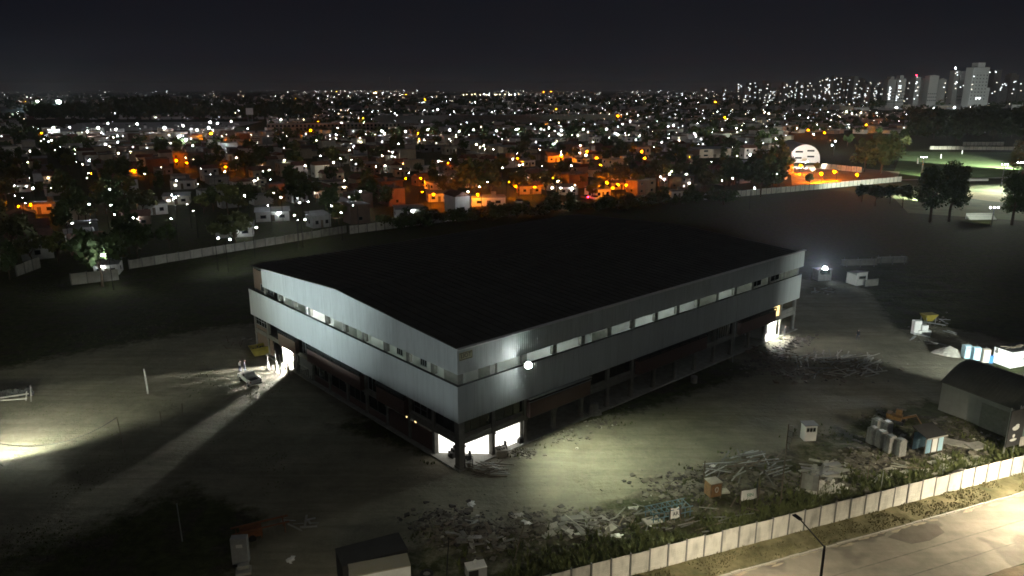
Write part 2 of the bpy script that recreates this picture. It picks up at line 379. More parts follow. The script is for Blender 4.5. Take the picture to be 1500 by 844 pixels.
# upper parapet sheets
NU = 60; wu = 70.4/NU; me = sheet_mesh('parapet_sheet', wu-.006, Z0U, Z1U)
for i in range(NU): link('parapet_sheet', me, hall, (i*wu-.02, -.02, 0))
def ztop(y): return Z1U+(ZR-Z1U)*(y/YR if y < YR else max(0, (46-y)/(46-YR)))
NV = 40; wv = 45.98/NV
for i in range(NV):
    ya, yb = (i+1)*wv, i*wv
    link('parapet_sheet', sheet_mesh('parapet_sheet', wv-.006, Z0U, ztop(ya), ztop(yb)), hall, (-.02, ya, 0), -PI/2)
m = MB(); m.bx((.03, .03, Z0U+.02), (70.3, .16, Z1U-.03)); m.build('parapet_frame', M_post, hall)
m = MB()
for i in range(12):
    y0, y1 = .18+i*(45.9-.18)/12, .18+(i+1)*(45.9-.18)/12
    m.hull8([(.03, y0, Z0U+.02), (.16, y0, Z0U+.02), (.16, y1, Z0U+.02), (.03, y1, Z0U+.02), (.03, y0, ztop(y0)-.05), (.16, y0, ztop(y0)-.05), (.16, y1, ztop(y1)-.05), (.03, y1, ztop(y1)-.05)])
m.build('parapet_frame', M_post, hall)
m = MB(); m.bx((-.05, -.22, Z1U-.10), (70.4, -.06, Z1U+.03)); m.bx((-.05, -.058, Z1U+.002), (70.4, .20, Z1U+.05)); m.build('gutter', M_white, hall)
m = MB()
for a, b in ((0.21, YR), (YR, 45.95)):
    m.hull8([(-.045, a, ztop(a)+.003), (.17, a, ztop(a)+.003), (.17, b, ztop(b)+.003), (-.045, b, ztop(b)+.003), (-.045, a, ztop(a)+.03), (.17, a, ztop(a)+.03), (.17, b, ztop(b)+.03), (-.045, b, ztop(b)+.03)])
m.build('gable_coping', M_post, hall)
# roof
m = MB(); rz0, rz1 = 12.86, 14.15
m.hull8([(.17, .21, rz0-.2), (HL+.9, .21, rz0-.2), (HL+.9, YR, rz1-.2), (.17, YR, rz1-.2), (.17, .21, rz0), (HL+.9, .21, rz0), (HL+.9, YR, rz1), (.17, YR, rz1)])
m.hull8([(.17, YR, rz1-.2), (HL+.9, YR, rz1-.2), (HL+.9, HS, rz0-.2), (.17, HS, rz0-.2), (.17, YR, rz1), (HL+.9, YR, rz1), (HL+.9, HS, rz0), (.17, HS, rz0)])
for i in range(58):
    x = .8+i*1.2
    for ya, yb, za, zb in ((.3, YR-.1, rz0, rz1), (YR+.1, HS-.1, rz1, rz0)):
        m.hull8([(x, ya, za-.01), (x+.05, ya, za-.01), (x+.05, yb, zb-.01), (x, yb, zb-.01), (x, ya, za+.05), (x+.05, ya, za+.05), (x+.05, yb, zb+.05), (x, yb, zb+.05)])
m.build('roof', M_roof, hall)
m = MB(); m.prism([(YR-.35, rz1+.03), (YR+.35, rz1+.03), (YR, rz1+.12)], .2, HL+.9); m.build('ridge_cap', M_roof, hall)
# slabs and floors
m = MB(); m.bx((-.45, -.45, -.3), (HL+.4, HS+.3, .14)); m.build('floor_slab', M_conc, hall)
m = MB(); m.bx((.35, .35, 3.02), (HL-.3, HS-.3, 3.26)); m.build('first_floor', M_concd, hall)
m = MB(); m.bx((-.04, -.04, 5.36), (HL+.04, HS+.04, 5.60)); m.build('upper_floor', M_concd, hall)
# columns and beams
def column(x, y, wd=.42, zt=5.35, mt=M_concd, nm='column'):
    m = MB(); m.box((0, 0, .14), (wd, wd, zt-.14)); m.box((0, 0, .14), (wd+.12, wd+.12, .25)); m.box((0, 0, 2.45), (wd+.16, wd+.16, .2)); return m
cme = column(0, 0).mesh('column', M_concd)
for i in range(1, 16): link('column', cme, hall, (min(i*BR, HL-.22), .22, 0))
for i in range(1, 12): link('column', cme, hall, (.22, min(i*BL, HS-.22), 0))
column(0, 0, .75).build('corner_column', M_concd, hall).location = (.2, .2, 0)
for i in range(1, 11): link('column', cme, hall, (HL-.22, i*BL, 0))
bm_ = MB().bx((.24, 0, 2.66), (BR-.24, .34, 3.30)).mesh('beam', M_concd)
for i in range(15): link('beam', bm_, hall, (i*BR, .05, 0))
bl_ = MB().bx((0, .24, 2.66), (.34, BL-.24, 3.30)).mesh('beam', M_concd)
for i in range(11): link('beam', bl_, hall, (.05, i*BL, 0))
cm2 = MB().box((0, 0, Z1B-.1), (.62, .42, Z0U-Z1B+.4)).mesh('clerestory_post', M_concd)
for i in range(16): link('clerestory_post', cm2, hall, (min(max(i*BR, .35), HL-.3), .36, 0))
for i in range(1, 11): link('clerestory_post', cm2, hall, (.36, i*BL, 0), PI/2)
# inner walls
m = MB(); IN = 4.0
m.bx((IN, IN, 5.61), (HL-IN, IN+.15, 12.7)); m.bx((IN, IN+.16, 5.61), (IN+.15, HS-2, 12.7)); m.build('inner_wall', M_plas, hall)
m = MB(); m.bx((5.2, 5.2, .15), (HL-4, 5.35, 5.35)); m.bx((5.2, 5.36, .15), (5.35, HS-4, 5.35)); m.build('core_wall', M_inner, hall)  # near-black colour stands in for the unlit depth of the open bays
m = MB(); m.bx((.5, HS-.35, .15), (HL-.4, HS-.2, 12.6)); m.bx((HL-.35, .45, 5.61), (HL-.2, HS-.4, 12.6)); m.build('rear_wall', M_concd, hall)
# top floor tubes behind the clerestory
tb = MB().bx((-.9, -.05, 12.45), (.9, .05, 12.52)).mesh('tube_light', E_tube)
tbb = MB().bx((-.9, -.05, 12.45), (.9, .05, 12.52)).mesh('tube_light', E_tubeb)
for i in range(15):
    if i in (0, 5): continue
    link('tube_light', tb, hall, ((i+.5)*BR, .55, 0))
for i in range(11):
    if i in (2, 9, 10): continue
    link('tube_light', tbb if i == 6 else tb, hall, (.55, (i+.5)*BL, 0), PI/2)
# top floor partitions and window frames seen through the gap
for i in (0, 1, 5, 10, 12, 13): m = MB(); m.bx((i*BR+1.2, .9, 5.62), (i*BR+1.32, 3.98, 11.5)); m.build('partition', M_concd, hall)
for q in (3.9, 5.85, 7.45, 8.9): m = MB(); m.bx((.75, q*BL, 5.62), (3.98, q*BL+.12, 12.6)); m.build('partition', M_plas, hall)  # the middle two are added to confine the bright bay's light
def window(w_, h, nx_, ny_, frame=M_steel, glass=M_glassd, t=.06):
    f = MB()
    for i in range(nx_+1): x = -w_/2+i*w_/nx_; f.bx((x-t/2, -.04, 0), (x+t/2, .04, h))
    for j in range(ny_+1): z = j*h/ny_; f.bx((-w_/2-t/2, -.036, z-t/2), (w_/2+t/2, .036, z+t/2))
    g = MB(); g.bx((-w_/2, -.012, 0), (w_/2, .012, h))
    return f.mesh('window_frame', frame), g.mesh('pane', glass)
def put_window(parent, loc, rz, w_, h, nx_, ny_, frame=M_steel, glass=M_glassd, cache={}):
    k = (w_, h, nx_, ny_, frame.name, glass.name)
    if k not in cache: cache[k] = window(*k[:4], frame, glass)
    f = link('window', cache[k][0], parent, loc, rz); link('pane', cache[k][1], f); return f
for y in (9.6, 10.1): put_window(hall, (.5, BL*y+.6, 9.42), -PI/2, 1.9, 1.05, 4, 1)
for y in (1.45, 2.45): put_window(hall, (.5, BL*y, 9.42), -PI/2, 1.1, 1.05, 3, 1)
for x in (12.35, 13.5): put_window(hall, (BR*x, .45, 9.42), 0, 2.6, 1.05, 2, 1, M_steel)
# brick fascia boxes hung under the band
def fascia(face, i0, i1, cap, mt):
    d0, d1 = (i0*BR, i1*BR) if face == 'r' else (i0*BL, i1*BL)
    L_ = d1-d0
    m = MB(); m.bx((0, -.62, 3.12), (L_, -.02, 4.92)); b = m.build('brick_fascia', mt, hall)
    m = MB(); m.bx((-.06, -.72, 5.24), (L_+.06, -.30, 5.33)); m.bx((-.06, -.70, 4.93), (L_+.06, -.62, 5.0)); c = m.build('fascia_cap', cap, b)
    m = MB()
    n = max(2, round(L_/2.3))
    for k in range(n+1): m.box((k*(L_-.1)/n+.05, -.6, 4.92), (.09, .09, .33))
    m.build('fascia_post', M_dark, b)
    if face == 'r': b.location = (d0, 0, 0)
    else: b.rotation_euler = (0, 0, -PI/2); b.location = (0, d1, 0)
fascia('r', 2.02, 4.15, M_steel, M_brick); fascia('r', 6.1, 9.35, M_dark, M_brick); fascia('r', 11.2, 13.4, M_dark, M_brick)
fascia('l', 7.75, 8.9, M_dark, M_brickb); fascia('l', 4.05, 7.0, M_dark, M_brick); fascia('l', 2.0, 3.25, M_dark, M_brick)
# first floor infill
def infill(face, i, z0, z1, mt, nm, inset=.12, s=0., e=1.):
    B_ = BR if face == 'r' else BL
    m = MB(); m.bx((.26+s*(B_-.52), inset, z0), (.26+e*(B_-.52), inset+.12, z1)); o = m.build(nm, mt, hall)
    if face == 'r': o.location = (i*B_, 0, 0)
    else: o.rotation_euler = (0, 0, -PI/2); o.location = (0, (i+1)*B_, 0)
    return o
for i in (0, 1, 4, 5): infill('r', i, 3.31, 3.75, M_concd, 'parapet_wall', .14)
infill('r', 14, 3.31, 3.95, M_concd, 'parapet_wall', .14)
for i in (0, 1): infill('l', i, 3.31, 3.7, M_concd, 'parapet_wall', .14)
infill('l', 10, 3.31, 3.9, M_brickb, 'parapet_wall', .14); infill('l', 10, .15, 2.65, M_brickb, 'brick_panel'); infill('l', 9, .15, 2.65, M_brickb, 'brick_panel', s=.0, e=.25)
for i in (1, 2): infill('l', i, .15, 2.3, M_brick, 'brick_panel')
for i in (3, 4, 5, 6): infill('l', i, .15, 1.0, M_brick, 'brick_panel', .14)
for i, t in ((3, 2), (4, 3), (5, 2), (6, 3)): put_window(hall, (.22, (i+.5)*BL, 1.02), -PI/2, 3.9, 1.55, t, 1, M_concd)
put_window(hall, (.22, 1.55*BL, 3.5), -PI/2, 2.4, 1.8, 2, 2, M_steel); put_window(hall, (.22, .5*BL, 3.72), -PI/2, 3.8, 1.6, 3, 1, M_dark)
put_window(hall, (.22, 10.5*BL, 3.92), -PI/2, 3.9, 1.4, 4, 2, M_steel); put_window(hall, (.22, 3.62*BL, 3.35), -PI/2, 2.6, 1.95, 3, 1, M_steel); put_window(hall, (.22, 7.35*BL, 3.35), -PI/2, 2.4, 1.95, 3, 1, M_steel)
for i in (0, 1): put_window(hall, (BR*(i+.5), .24, 3.77), 0, 3.9, 1.55, 3, 1, M_dark)
put_window(hall, (BR*10.6, .24, 3.35), 0, 3.4, 1.95, 6, 1, M_steel); put_window(hall, (BR*13.72, .24, 3.4), 0, 2.0, 1.8, 2, 2, M_white, E_winy)
put_window(hall, (BR*5.0+1.7, .24, 3.77), 0, 2.6, 1.55, 2, 1, M_dark)
put_window(hall, (.20, 2.15*BL, 2.33), -PI/2, .42, .34, 1, 1, M_concd, E_winy); put_window(hall, (.20, 1.78*BL, 2.33), -PI/2, .42, .34, 1, 1, M_concd, E_winy)
# lit corner shopfront
m = MB(); m.hull8([(.45, 4.25, .15), (4.25, .45, .15), (4.33, .53, .15), (.53, 4.33, .15), (.45, 4.25, 2.62), (4.25, .45, 2.62), (4.33, .53, 2.62), (.53, 4.33, 2.62)]); m.build('lit_shopfront', E_shop, hall)
for k in range(1, 4): q = k/4; m = MB(); m.box((.40+3.8*q, 4.2-3.8*q, .15), (.05, .05, 2.46)); m.build('shopfront_mullion', M_plas, hall)
m = MB(); m.bx((BR+.3, .42, .15), (2*BR-.55, .5, 2.62)); m.build('lit_shopfront', E_shop, hall)
m = MB(); m.bx((2*BR-.53, .3, .15), (2*BR-.24, 1.2, 2.62)); m.bx((2*BR-.24+.02, .5, .15), (2*BR+.1, 5.1, 2.64)); m.build('room_wall', M_plas, hall)
m = MB()
for x in (BR+.3, BR+1.9, 2*BR-.9): m.bx((x-.03, .36, .15), (x+.03, .40, 2.62))
m.build('shopfront_mullion', M_plas, hall)
# lit door bay on the left face
def lit_room(x0, y0, x1, y1, open_, nm):
    m = MB(); t = .1
    if open_ == 'l':
        m.bx((x1, y0-t, .15), (x1+t, y1+t, 2.62)); m.bx((x0, y0-t, .15), (x1-.01, y0, 2.62)); m.bx((x0, y1, .15), (x1-.01, y1+t, 2.62))
    else:
        m.bx((x0-t, y1, .15), (x1+t, y1+t, 2.62)); m.bx((x0-t, y0, .15), (x0, y1-.01, 2.62)); m.bx((x1, y0, .15), (x1+t, y1-.01, 2.62))
    m.bx((x0, y0, 2.53), (x1, y1, 2.6)) ; m.build(nm, M_white, hall)
DY0, DY1 = 8.35*BL, 9.1*BL-.3
lit_room(.4, DY0, 3.6, DY1, 'l', 'lit_room')
lit_room(.4, 7.45*BL, 2.6, 7.95*BL, 'l', 'lit_room')
DX0, DX1 = 13.05*BR, 13.85*BR
lit_room(DX0, .4, DX1, 3.4, 'r', 'lit_room')
m = MB(); m.bx((.06, DY0-.25, .15), (.30, DY0-.12, 2.62)); m.bx((.06, DY1+.05, .15), (.30, DY1+.18, 2.62)); m.build('door_frame', M_plas, hall)
m = MB()
for k in range(6): y = 7.1*BL+.25+k*.62; m.bx((.1, y, .15), (.16, y+.06, 2.6))
m.bx((.09, 7.1*BL+.2, 1.3), (.15, 8*BL-.3, 1.36)); m.build('shopfront_mullion', M_plas, hall)
# open bay stuff at the right end
put_window(hall, (BR*14.5, 3.2, .2), 0, 2.6, 2.2, 2, 1, M_plas)
# brick stair wall at the far left end, behind the parapet's edge
m = MB(); m.bx((.5, 45.6, 9.36), (.65, HS-.1, 12.35)); m.build('brick_panel', M_brickb, hall)
# roof edge sign
sg = MB().bx((-.85, -.05, -.42), (.85, 0, .42)).build('sign_board', mat('sign_yellow', (.44, .41, .25), .7, .1, 2), hall); sg.location = (.95, -.075, 12.35)
lt = link('sign_lettering', text_mesh('LIOT', .62), sg, (0, -.058, .03)); lt.rotation_euler = (PI/2, 0, 0); lt.data.materials.append(M_dark)
m = MB(); m.bx((-.80, -.062, -.37), (.80, -.052, -.30)); m.bx((-.80, -.062, .32), (.80, -.052, .37)); m.bx((.76, -.062, -.29), (.80, -.052, .31)); m.build('sign_border', M_dark, sg)

# ------------------------------------------------------------------ work lights
def flood(name, label, loc, aim, energy, angle, col=(.93, 1, .95), blend=.35, head=.5, pole=None, face=E_flood, size=.12, cat='floodlight', group=None, glow=None, laim=None, off=.12, beam_blocker=None):
    t = thing(name, label, cat, (loc[0], loc[1], loc[2]), 0, group)
    aim = Vector(aim)-Vector(loc); aim.normalize(); R = aim.to_track_quat('Y', 'Z').to_matrix()
    def orient(mb): mb.v = [tuple(R @ Vector(q)) for q in mb.v]; return mb
    h = head
    m = MB(); m.hull8([(-h/2, -.16, -h*.4), (h/2, -.16, -h*.4), (h/2, 0, -h*.4), (-h/2, 0, -h*.4), (-h*.4, -.2, h*.3), (h*.4, -.2, h*.3), (h/2, 0, h*.4), (-h/2, 0, h*.4)])
    for k in range(5): m.bx((-h*.4+k*h*.2-.01, -.22, -h*.3), (-h*.4+k*h*.2+.01, -.15, h*.25))
    orient(m).build('housing', M_dark, t)
    f = h*.45 if glow is None else glow
    m = MB(); m.tube([(0, .004, 0), (0, .02, 0), (0, .09, 0)], f*.86, 18, r2=f*.5); orient(m).build('lamp_face', face, t)
    m = MB(); m.bx((-h/2-.05, -.1, -.02), (-h/2, -.06, .02)); m.bx((h/2, -.1, -.02), (h/2+.05, -.06, .02)); m.bx((-h/2-.05, -.1, -h*.5-.05), (h/2+.05, -.06, -h*.5)); orient(m).build('bracket', M_steel, t)
    if pole is not None:
        m = MB(); m.tube([(0, 0, -loc[2]+pole), (0, 0, -.2)], .05, 8); m.tube([(-.5, 0, -loc[2]+pole), (0, 0, -loc[2]+pole+.9)], .03, 6); m.tube([(.4, .4, -loc[2]+pole), (0, 0, -loc[2]+pole+.9)], .03, 6); m.tube([(.4, -.4, -loc[2]+pole), (0, 0, -loc[2]+pole+.9)], .03, 6); m.build('stand', M_dark, t)
    la = aim if laim is None else (Vector(laim)-Vector(loc)).normalized()
    if beam_blocker is not None:
        hx = Vector((aim.y, -aim.x, 0)).normalized(); c = aim*.9; c.z = beam_blocker; m = MB(); m.hull8([c-hx*1.1+Vector((0, 0, -.9)), c+hx*1.1+Vector((0, 0, -.9)), c+hx*1.1+aim*.02+Vector((0, 0, -.9)), c-hx*1.1+aim*.02+Vector((0, 0, -.9)), c-hx*1.1, c+hx*1.1, c+hx*1.1+aim*.02, c-hx*1.1+aim*.02]); m.build('beam_blocker', M_dark, t)  # plate added ahead of the lamp to block the lower part of its beam
    if energy: lamp('SPOT', t, tuple(la*off), energy, col, size, la, angle, blend)
    return t
def HP(x, y, z): return HC+HU*x+HW*y+Vector((0, 0, z))
# find the hall flood on the band at photo (771,533)
def on_face(px, py, off=-DP-.45):              # point on the plane hall-local y = off
    best = None
    for k in range(800):
        z = k*.02; g = G(px, py, z); lx, ly = hall_local(g.x, g.y)
        if best is None or abs(ly-off) < best[0]: best = (abs(ly-off), lx, z)
    return best[1], best[2]
fx, fz = on_face(771, 534)
flood('wall_floodlight', 'dazzling floodlight fixed to the pale cladding near the hall corner', HP(fx, -DP-.75, fz), HP(fx-9, -16, fz+3), 19000, math.radians(122), (.92, 1, .72), 1.0, .8, glow=.40, laim=HP(fx+5, -15, 0), off=.5)
m = MB(); m.tube([HP(fx, -DP-.02, fz-.35), HP(fx, -DP-.7, fz-.35)], .04, 6); m.tube([HP(fx, -DP-.7, fz-.35), HP(fx, -DP-.72, fz-.1)], .03, 6)
tag(m.build('lamp_bracket', M_steel), 'short steel arm holding the floodlight on the hall cladding', 'bracket')
g = G(-5, 686); az = math.radians(104)
flood('mast_floodlight', 'floodlight on a low stand at the left edge of the picture lighting the dirt', (g.x, g.y, 4.2), (g.x+10*math.cos(az), g.y+10*math.sin(az), 2.2), 20000, math.radians(128), (.97, 1, .80), .5, .6, pole=0)
q = HP(0, HS*.62, 16)
flood('mast_floodlight', 'second floodlight higher at the left edge aimed at the hall face', (g.x-.5, g.y-.5, 6.0), q, 50000, math.radians(60), (.84, 1, 1), 1.0, .5, pole=0, size=.015, beam_blocker=-.005)
p = HP(2.3, (DY0+DY1)/2+.1, 1.35)
flood('work_light', 'work light on a stand inside the open doorway of the left face', p, HP(-20, (DY0+DY1)/2-2, -.6), 36000, math.radians(165), (1, .99, .92), .2, .35, pole=.15, face=E_work, size=.035)
flood('face_fill_light', 'tall added floodlight out of view at lower left, brightening the left face', (-52, 14, 9), HP(0, 16, 9.0), 32000, math.radians(50), (.89, 1, 1), .7, .6, pole=0, face=E_road, size=.015, beam_blocker=-.035)  # lamp added out of view to even out the left face
p = HP((DX0+DX1)/2, 1.6, 2.0)
flood('work_light', 'work light on a stand inside the lit bay at the right end of the hall', p, HP((DX0+DX1)/2+4, -20, 0), 7000, math.radians(165), (1, .99, .92), .2, .35, pole=.15, face=E_work, size=.05)
g = G(1207, 411)
flood('booth_floodlight', 'floodlight on the small booth beyond the right end of the hall', (g.x-.2, g.y-.4, 2.6), HP(61, -1, 13), 240000, math.radians(56), (.80, .93, 1), .12, .55, glow=.42, size=.02, beam_blocker=.0)
g = G(1532, 594)
flood('yard_floodlight', 'floodlight on a pole in the right hand yard beside the arched shed', (g.x, g.y, 4.6), G(1380, 470), 30000, math.radians(120), (.92, 1, .92), .4, .6, pole=0)

for k, (dx, dy, lb) in enumerate(((-1.3, .9, 'added thin shadow-casting prop left of the open doorway on the left face'), (-1.6, .1, 'added shadow-casting prop second from the left before the open doorway'), (-1.5, -.9, 'added shadow-casting prop in the middle before the open doorway'), (-1.9, -2.0, 'added shadow-casting prop at the right before the open doorway'), (-2.6, .5, 'added shadow-casting prop standing farthest out before the doorway'))):  # uprights added as shadow casters, breaking the doorway light into streaks
    m = MB(); m.tube([(0, 0, 0), (0, 0, 2.4)], .06, 6); m.box((0, 0, 2.4), (.2, .2, .03)); m.box((0, 0, -.02), (.25, .25, .04)); m.box((.05, 0, .1), (.06, .16+.06*k, 1.7-.15*k)); o = m.build('shadow_prop', M_concd); o.location = HP(dx, (DY0+DY1)/2+dy, 0); tag(o, lb, 'prop')

R2 = random.Random(5)
for k, (x, y, lb) in enumerate(((1.9, .9, 'dark stool standing on the slab before the lit corner shopfront'), (.9, 2.4, 'dark folded chair on the slab at the left of the lit corner'), (1.3, 2.9, 'low dark crate on the slab at the left of the lit corner'), (6.2, .1, 'dark sack leaning below the lit right shopfront'), (8.6, .05, 'small dark box on the sill of the lit right shopfront'))):
    m = MB(); m.box((0, 0, 0), (.5, .4, .5+.1*k % .3), R2.random()); m.box((.1, .1, .5), (.1, .35, .45), R2.random()); m.box((-.3, .1, 0), (.12, .5, .35), R2.random()); o = m.build('clutter', M_dark); o.location = HP(x, y, .14); tag(o, lb, 'clutter')

for k, (ex, ey, wd) in enumerate(((-22, 20, .14), (-24, 15, .2), (-18, 22, .1), (-26, 34, .16), (-30, 44, .12))):  # boards added so their shadows split the doorway beam
    a = HP(2.3, (DY0+DY1)/2+.1, 0); b = HP(ex, ey, 0); d = (b-a).normalized(); q = a+d*(4.6+.5*(k % 3)); m = MB(); m.box((0, 0, -.02), (.04, wd, 1.9-.1*k), math.atan2(d.y, d.x)); m.box((0, 0, -.02), (.3, .3, .05)); o = m.build('shadow_board', M_wood); o.location = q
    tag(o, ('added upright board splitting the doorway light nearest the hall wall', 'widest added upright board splitting the doorway light', 'thin added board beside the widest one splitting the doorway light', 'added upright board toward the pickup splitting the doorway light', 'outermost added upright board splitting the light toward the dirt')[k], 'board', 'boards added to split the doorway light')

# ------------------------------------------------------------------ front wall, verge and road
def WL(s, n, z=0): return WP+RU*s+RN*n+Vector((0, 0, z))
PW = 1.76; WALL_H = 2.15
wall = thing('perimeter_wall', 'long cream concrete panel wall with grey posts along the lit road', 'wall', WP, RA)
def panel_mesh():
    m = MB()
    for k in range(5):
        z0 = k*.42; m.bx((.07, -.028, z0+.012), (PW-.07, .028, z0+.42))
    m.bx((.07, -.018, 0), (PW-.07, .018, 2.1)); return m.mesh('wall_panel', M_cwall)
pm = panel_mesh(); pp = MB().box((0, 0, -.1), (.13, .15, WALL_H+.13)).mesh('wall_post', M_post)
for k in range(-16, 24):
    p = link('wall_panel', pm, wall, (k*PW, random.uniform(-.015, .015), random.uniform(-.07, .02)))
    p.rotation_euler = (random.uniform(-.012, .012), random.uniform(-.006, .006), 0)
    link('wall_post', pp, wall, (k*PW, 0, 0))
# verge, kerb, road (front wall frame: n < 0 is the road side)
def strip(name, n0, n1, s0, s1, z, mt, step=1.2, rag0=0., rag1=0., zj=0.):
    m = MB(); k = int((s1-s0)/step); pv = []
    for i in range(k+1):
        s = s0+i*step
        a = n0+rag0*noise.noise((s*.35, n0, 2))*2; b = n1+rag1*noise.noise((s*.35, n1, 7))*2
        row = []
        for j in range(5):
            q = a+(b-a)*j/4; v = WL(s, q, z+zj*noise.noise((s*.8, q*1.1, 3))); row.append(len(m.v)); m.v.append(tuple(v))
        pv.append(row)
    for i in range(k):
        for j in range(4): m.f.append((pv[i][j], pv[i][j+1], pv[i+1][j+1], pv[i+1][j])); m.m.append(0)
    return m.build(name, mt)
def road_mat():
    m = mat('worn_asphalt', (.175, .16, .13), .9, .16, .35, .25, 3.0, col2=(.235, .215, .175)); t = m.node_tree; b = t.nodes['Principled BSDF']
    tc = t.nodes.new('ShaderNodeTexCoord'); mp = t.nodes.new('ShaderNodeMapping'); mp.inputs['Rotation'].default_value = (0, 0, -RA); mp.inputs['Scale'].default_value = (.04, 1.0, 1)
    n = t.nodes.new('ShaderNodeTexNoise'); n.inputs['Scale'].default_value = 1.0; n.inputs['Detail'].default_value = 4
    v = t.nodes.new('ShaderNodeTexNoise'); v.inputs['Scale'].default_value = .13; v.inputs['Detail'].default_value = 3
    t.links.new(tc.outputs['Object'], mp.inputs[0]); t.links.new(mp.outputs[0], n.inputs['Vector']); t.links.new(tc.outputs['Object'], v.inputs['Vector'])
    old = b.inputs['Base Color'].links[0].from_socket
    for src, lo, hi, dk in ((n, .40, .62, .86), (v, .55, .58, .66)):
        r = t.nodes.new('ShaderNodeValToRGB'); r.color_ramp.elements[0].position = lo; r.color_ramp.elements[0].color = (1, 1, 1, 1); r.color_ramp.elements[1].position = hi; r.color_ramp.elements[1].color = (dk, dk, dk, 1)
        mx = t.nodes.new('ShaderNodeMix'); mx.data_type = 'RGBA'; mx.blend_type = 'MULTIPLY'; mx.inputs[0].default_value = 1
        t.links.new(src.outputs['Fac'], r.inputs[0]); t.links.new(old, mx.inputs[6]); t.links.new(r.outputs[0], mx.inputs[7]); old = mx.outputs[2]
    t.links.new(old, b.inputs['Base Color']); return m
M_road = road_mat()
M_verge = mat('verge_grass', (.085, .09, .036), .95, .3, .55, .5, 6, col2=(.20, .17, .095))
struct(strip('road', -10.3, -2.72, -60, 120, .012, M_road))
struct(strip('grass_verge', -2.55, -.06, -60, 120, .11, M_verge, .6, .10, 0, .10))
struct(strip('far_verge', -15, -10.45, -60, 120, .11, mat('verge_earth', (.10, .08, .05), .95, .4, .5, .5, 5), .6, 0, .14, .10))
m = MB(); pts = ((1300, 787), (1318, 776), (1345, 765), (1372, 768), (1384, 780), (1362, 792), (1335, 797)); m.poly([tuple(G(x, y, .016)) for x, y in pts]); struct(m.build('asphalt_patch', mat('dark_patch', (.105, .095, .075), .95, .2, .8, .2)))
m = MB(); m.poly([tuple(G(x, y, .017)) for x, y in ((1150, 812), (1165, 803), (1235, 789), (1300, 776), (1296, 785), (1228, 800))]); struct(m.build('asphalt_patch', mat('dark_patch', (.105, .095, .075))))
for n_ in (-5.9, -8.1): struct(strip('road_joint', n_-.05, n_+.05, -20, 70, .017, mat('tar_joint', (.12, .11, .09), .9, .3, 2), 1.2, .03, .03))
kerb = struct(bpy.data.objects.new('kerb', None)); COL.objects.link(kerb); kerb.location = WP; kerb.rotation_euler = (0, 0, RA)
for k in range(-14, 36):
    o = MB().box((0, 0, -.1), (.96, .17, .22), mi=0).build('kerb_stone', M_slab, kerb)
    o.location = (k*1.0, -2.66+random.uniform(-.03, .03), random.uniform(-.05, .015)); o.rotation_euler = (0, random.uniform(-.02, .02), random.uniform(-.02, .02))
m = MB()
for k in range(42):
    s = -16+k*1.25+random.uniform(-.4, .4); n = -2.85+random.uniform(-.25, .2)
    m.v += []; pts = [WL(s+random.uniform(.3, .9)*math.cos(a), n+random.uniform(.08, .28)*math.sin(a), .02+.001*k/42) for a in np.linspace(0, 2*PI, 8)[:-1]]; m.poly(pts)
tag(stuff(m.build('gutter_silt', mat('silt', (.26, .23, .17), .95, .2, 2))), 'pale silt and broken earth lying along the kerb', 'silt')

def street_lamp(name, label, base, arm, h, energy, col, face, group=None):
    t = thing(name, label, 'street lamp', base, 0, group); ax = Vector(arm); n = ax.normalized()
    m = MB(); m.tube([(0, 0, 0), (0, 0, h-.4), (0, 0, h)], .11, 8, r2=.07); m.box((0, 0, 0), (.35, .35, .25)); m.build('pole', M_dark, t)
    m = MB(); e = ax+Vector((0, 0, h+.55)); m.tube([(0, 0, h-.1), ax*.5+Vector((0, 0, h+.22)), e], .05, 8); m.build('arm', M_dark, t)
    q = Matrix.Rotation(math.atan2(n.y, n.x), 4, 'Z')
    m = MB(); m.box((.35, 0, 0), (.75, .3, .1), taper=.8); hd = m.build('lamp_head', M_dark, t); hd.matrix_local = Matrix.Translation(e) @ q
    m = MB(); m.bx((.08, -.11, -.02), (.62, .11, -.004)); m.build('lens', face, hd)
    lamp('SPOT', t, tuple(e+n*.35+Vector((0, 0, -.05))), energy, col, .15, (0, 0, -1), math.radians(168), .75)
    return t
RL_COL = (1, .88, .64)
pb = Vector((20.8, 42.9, 0)); arm = RN*2.3
street_lamp('street_lamp', 'dark street lamp pole with an angled arm at the bottom of the picture', pb, arm, 8.7, 15000, RL_COL, E_road)
street_lamp('street_lamp', 'street lamp standing along the road beyond the right edge', pb+RU*33-RN*.4, arm, 8.7, 60000, RL_COL, E_road)
street_lamp('street_lamp', 'street lamp standing along the road below the left bottom', pb-RU*31, arm, 8.7, 9000, RL_COL, E_road)

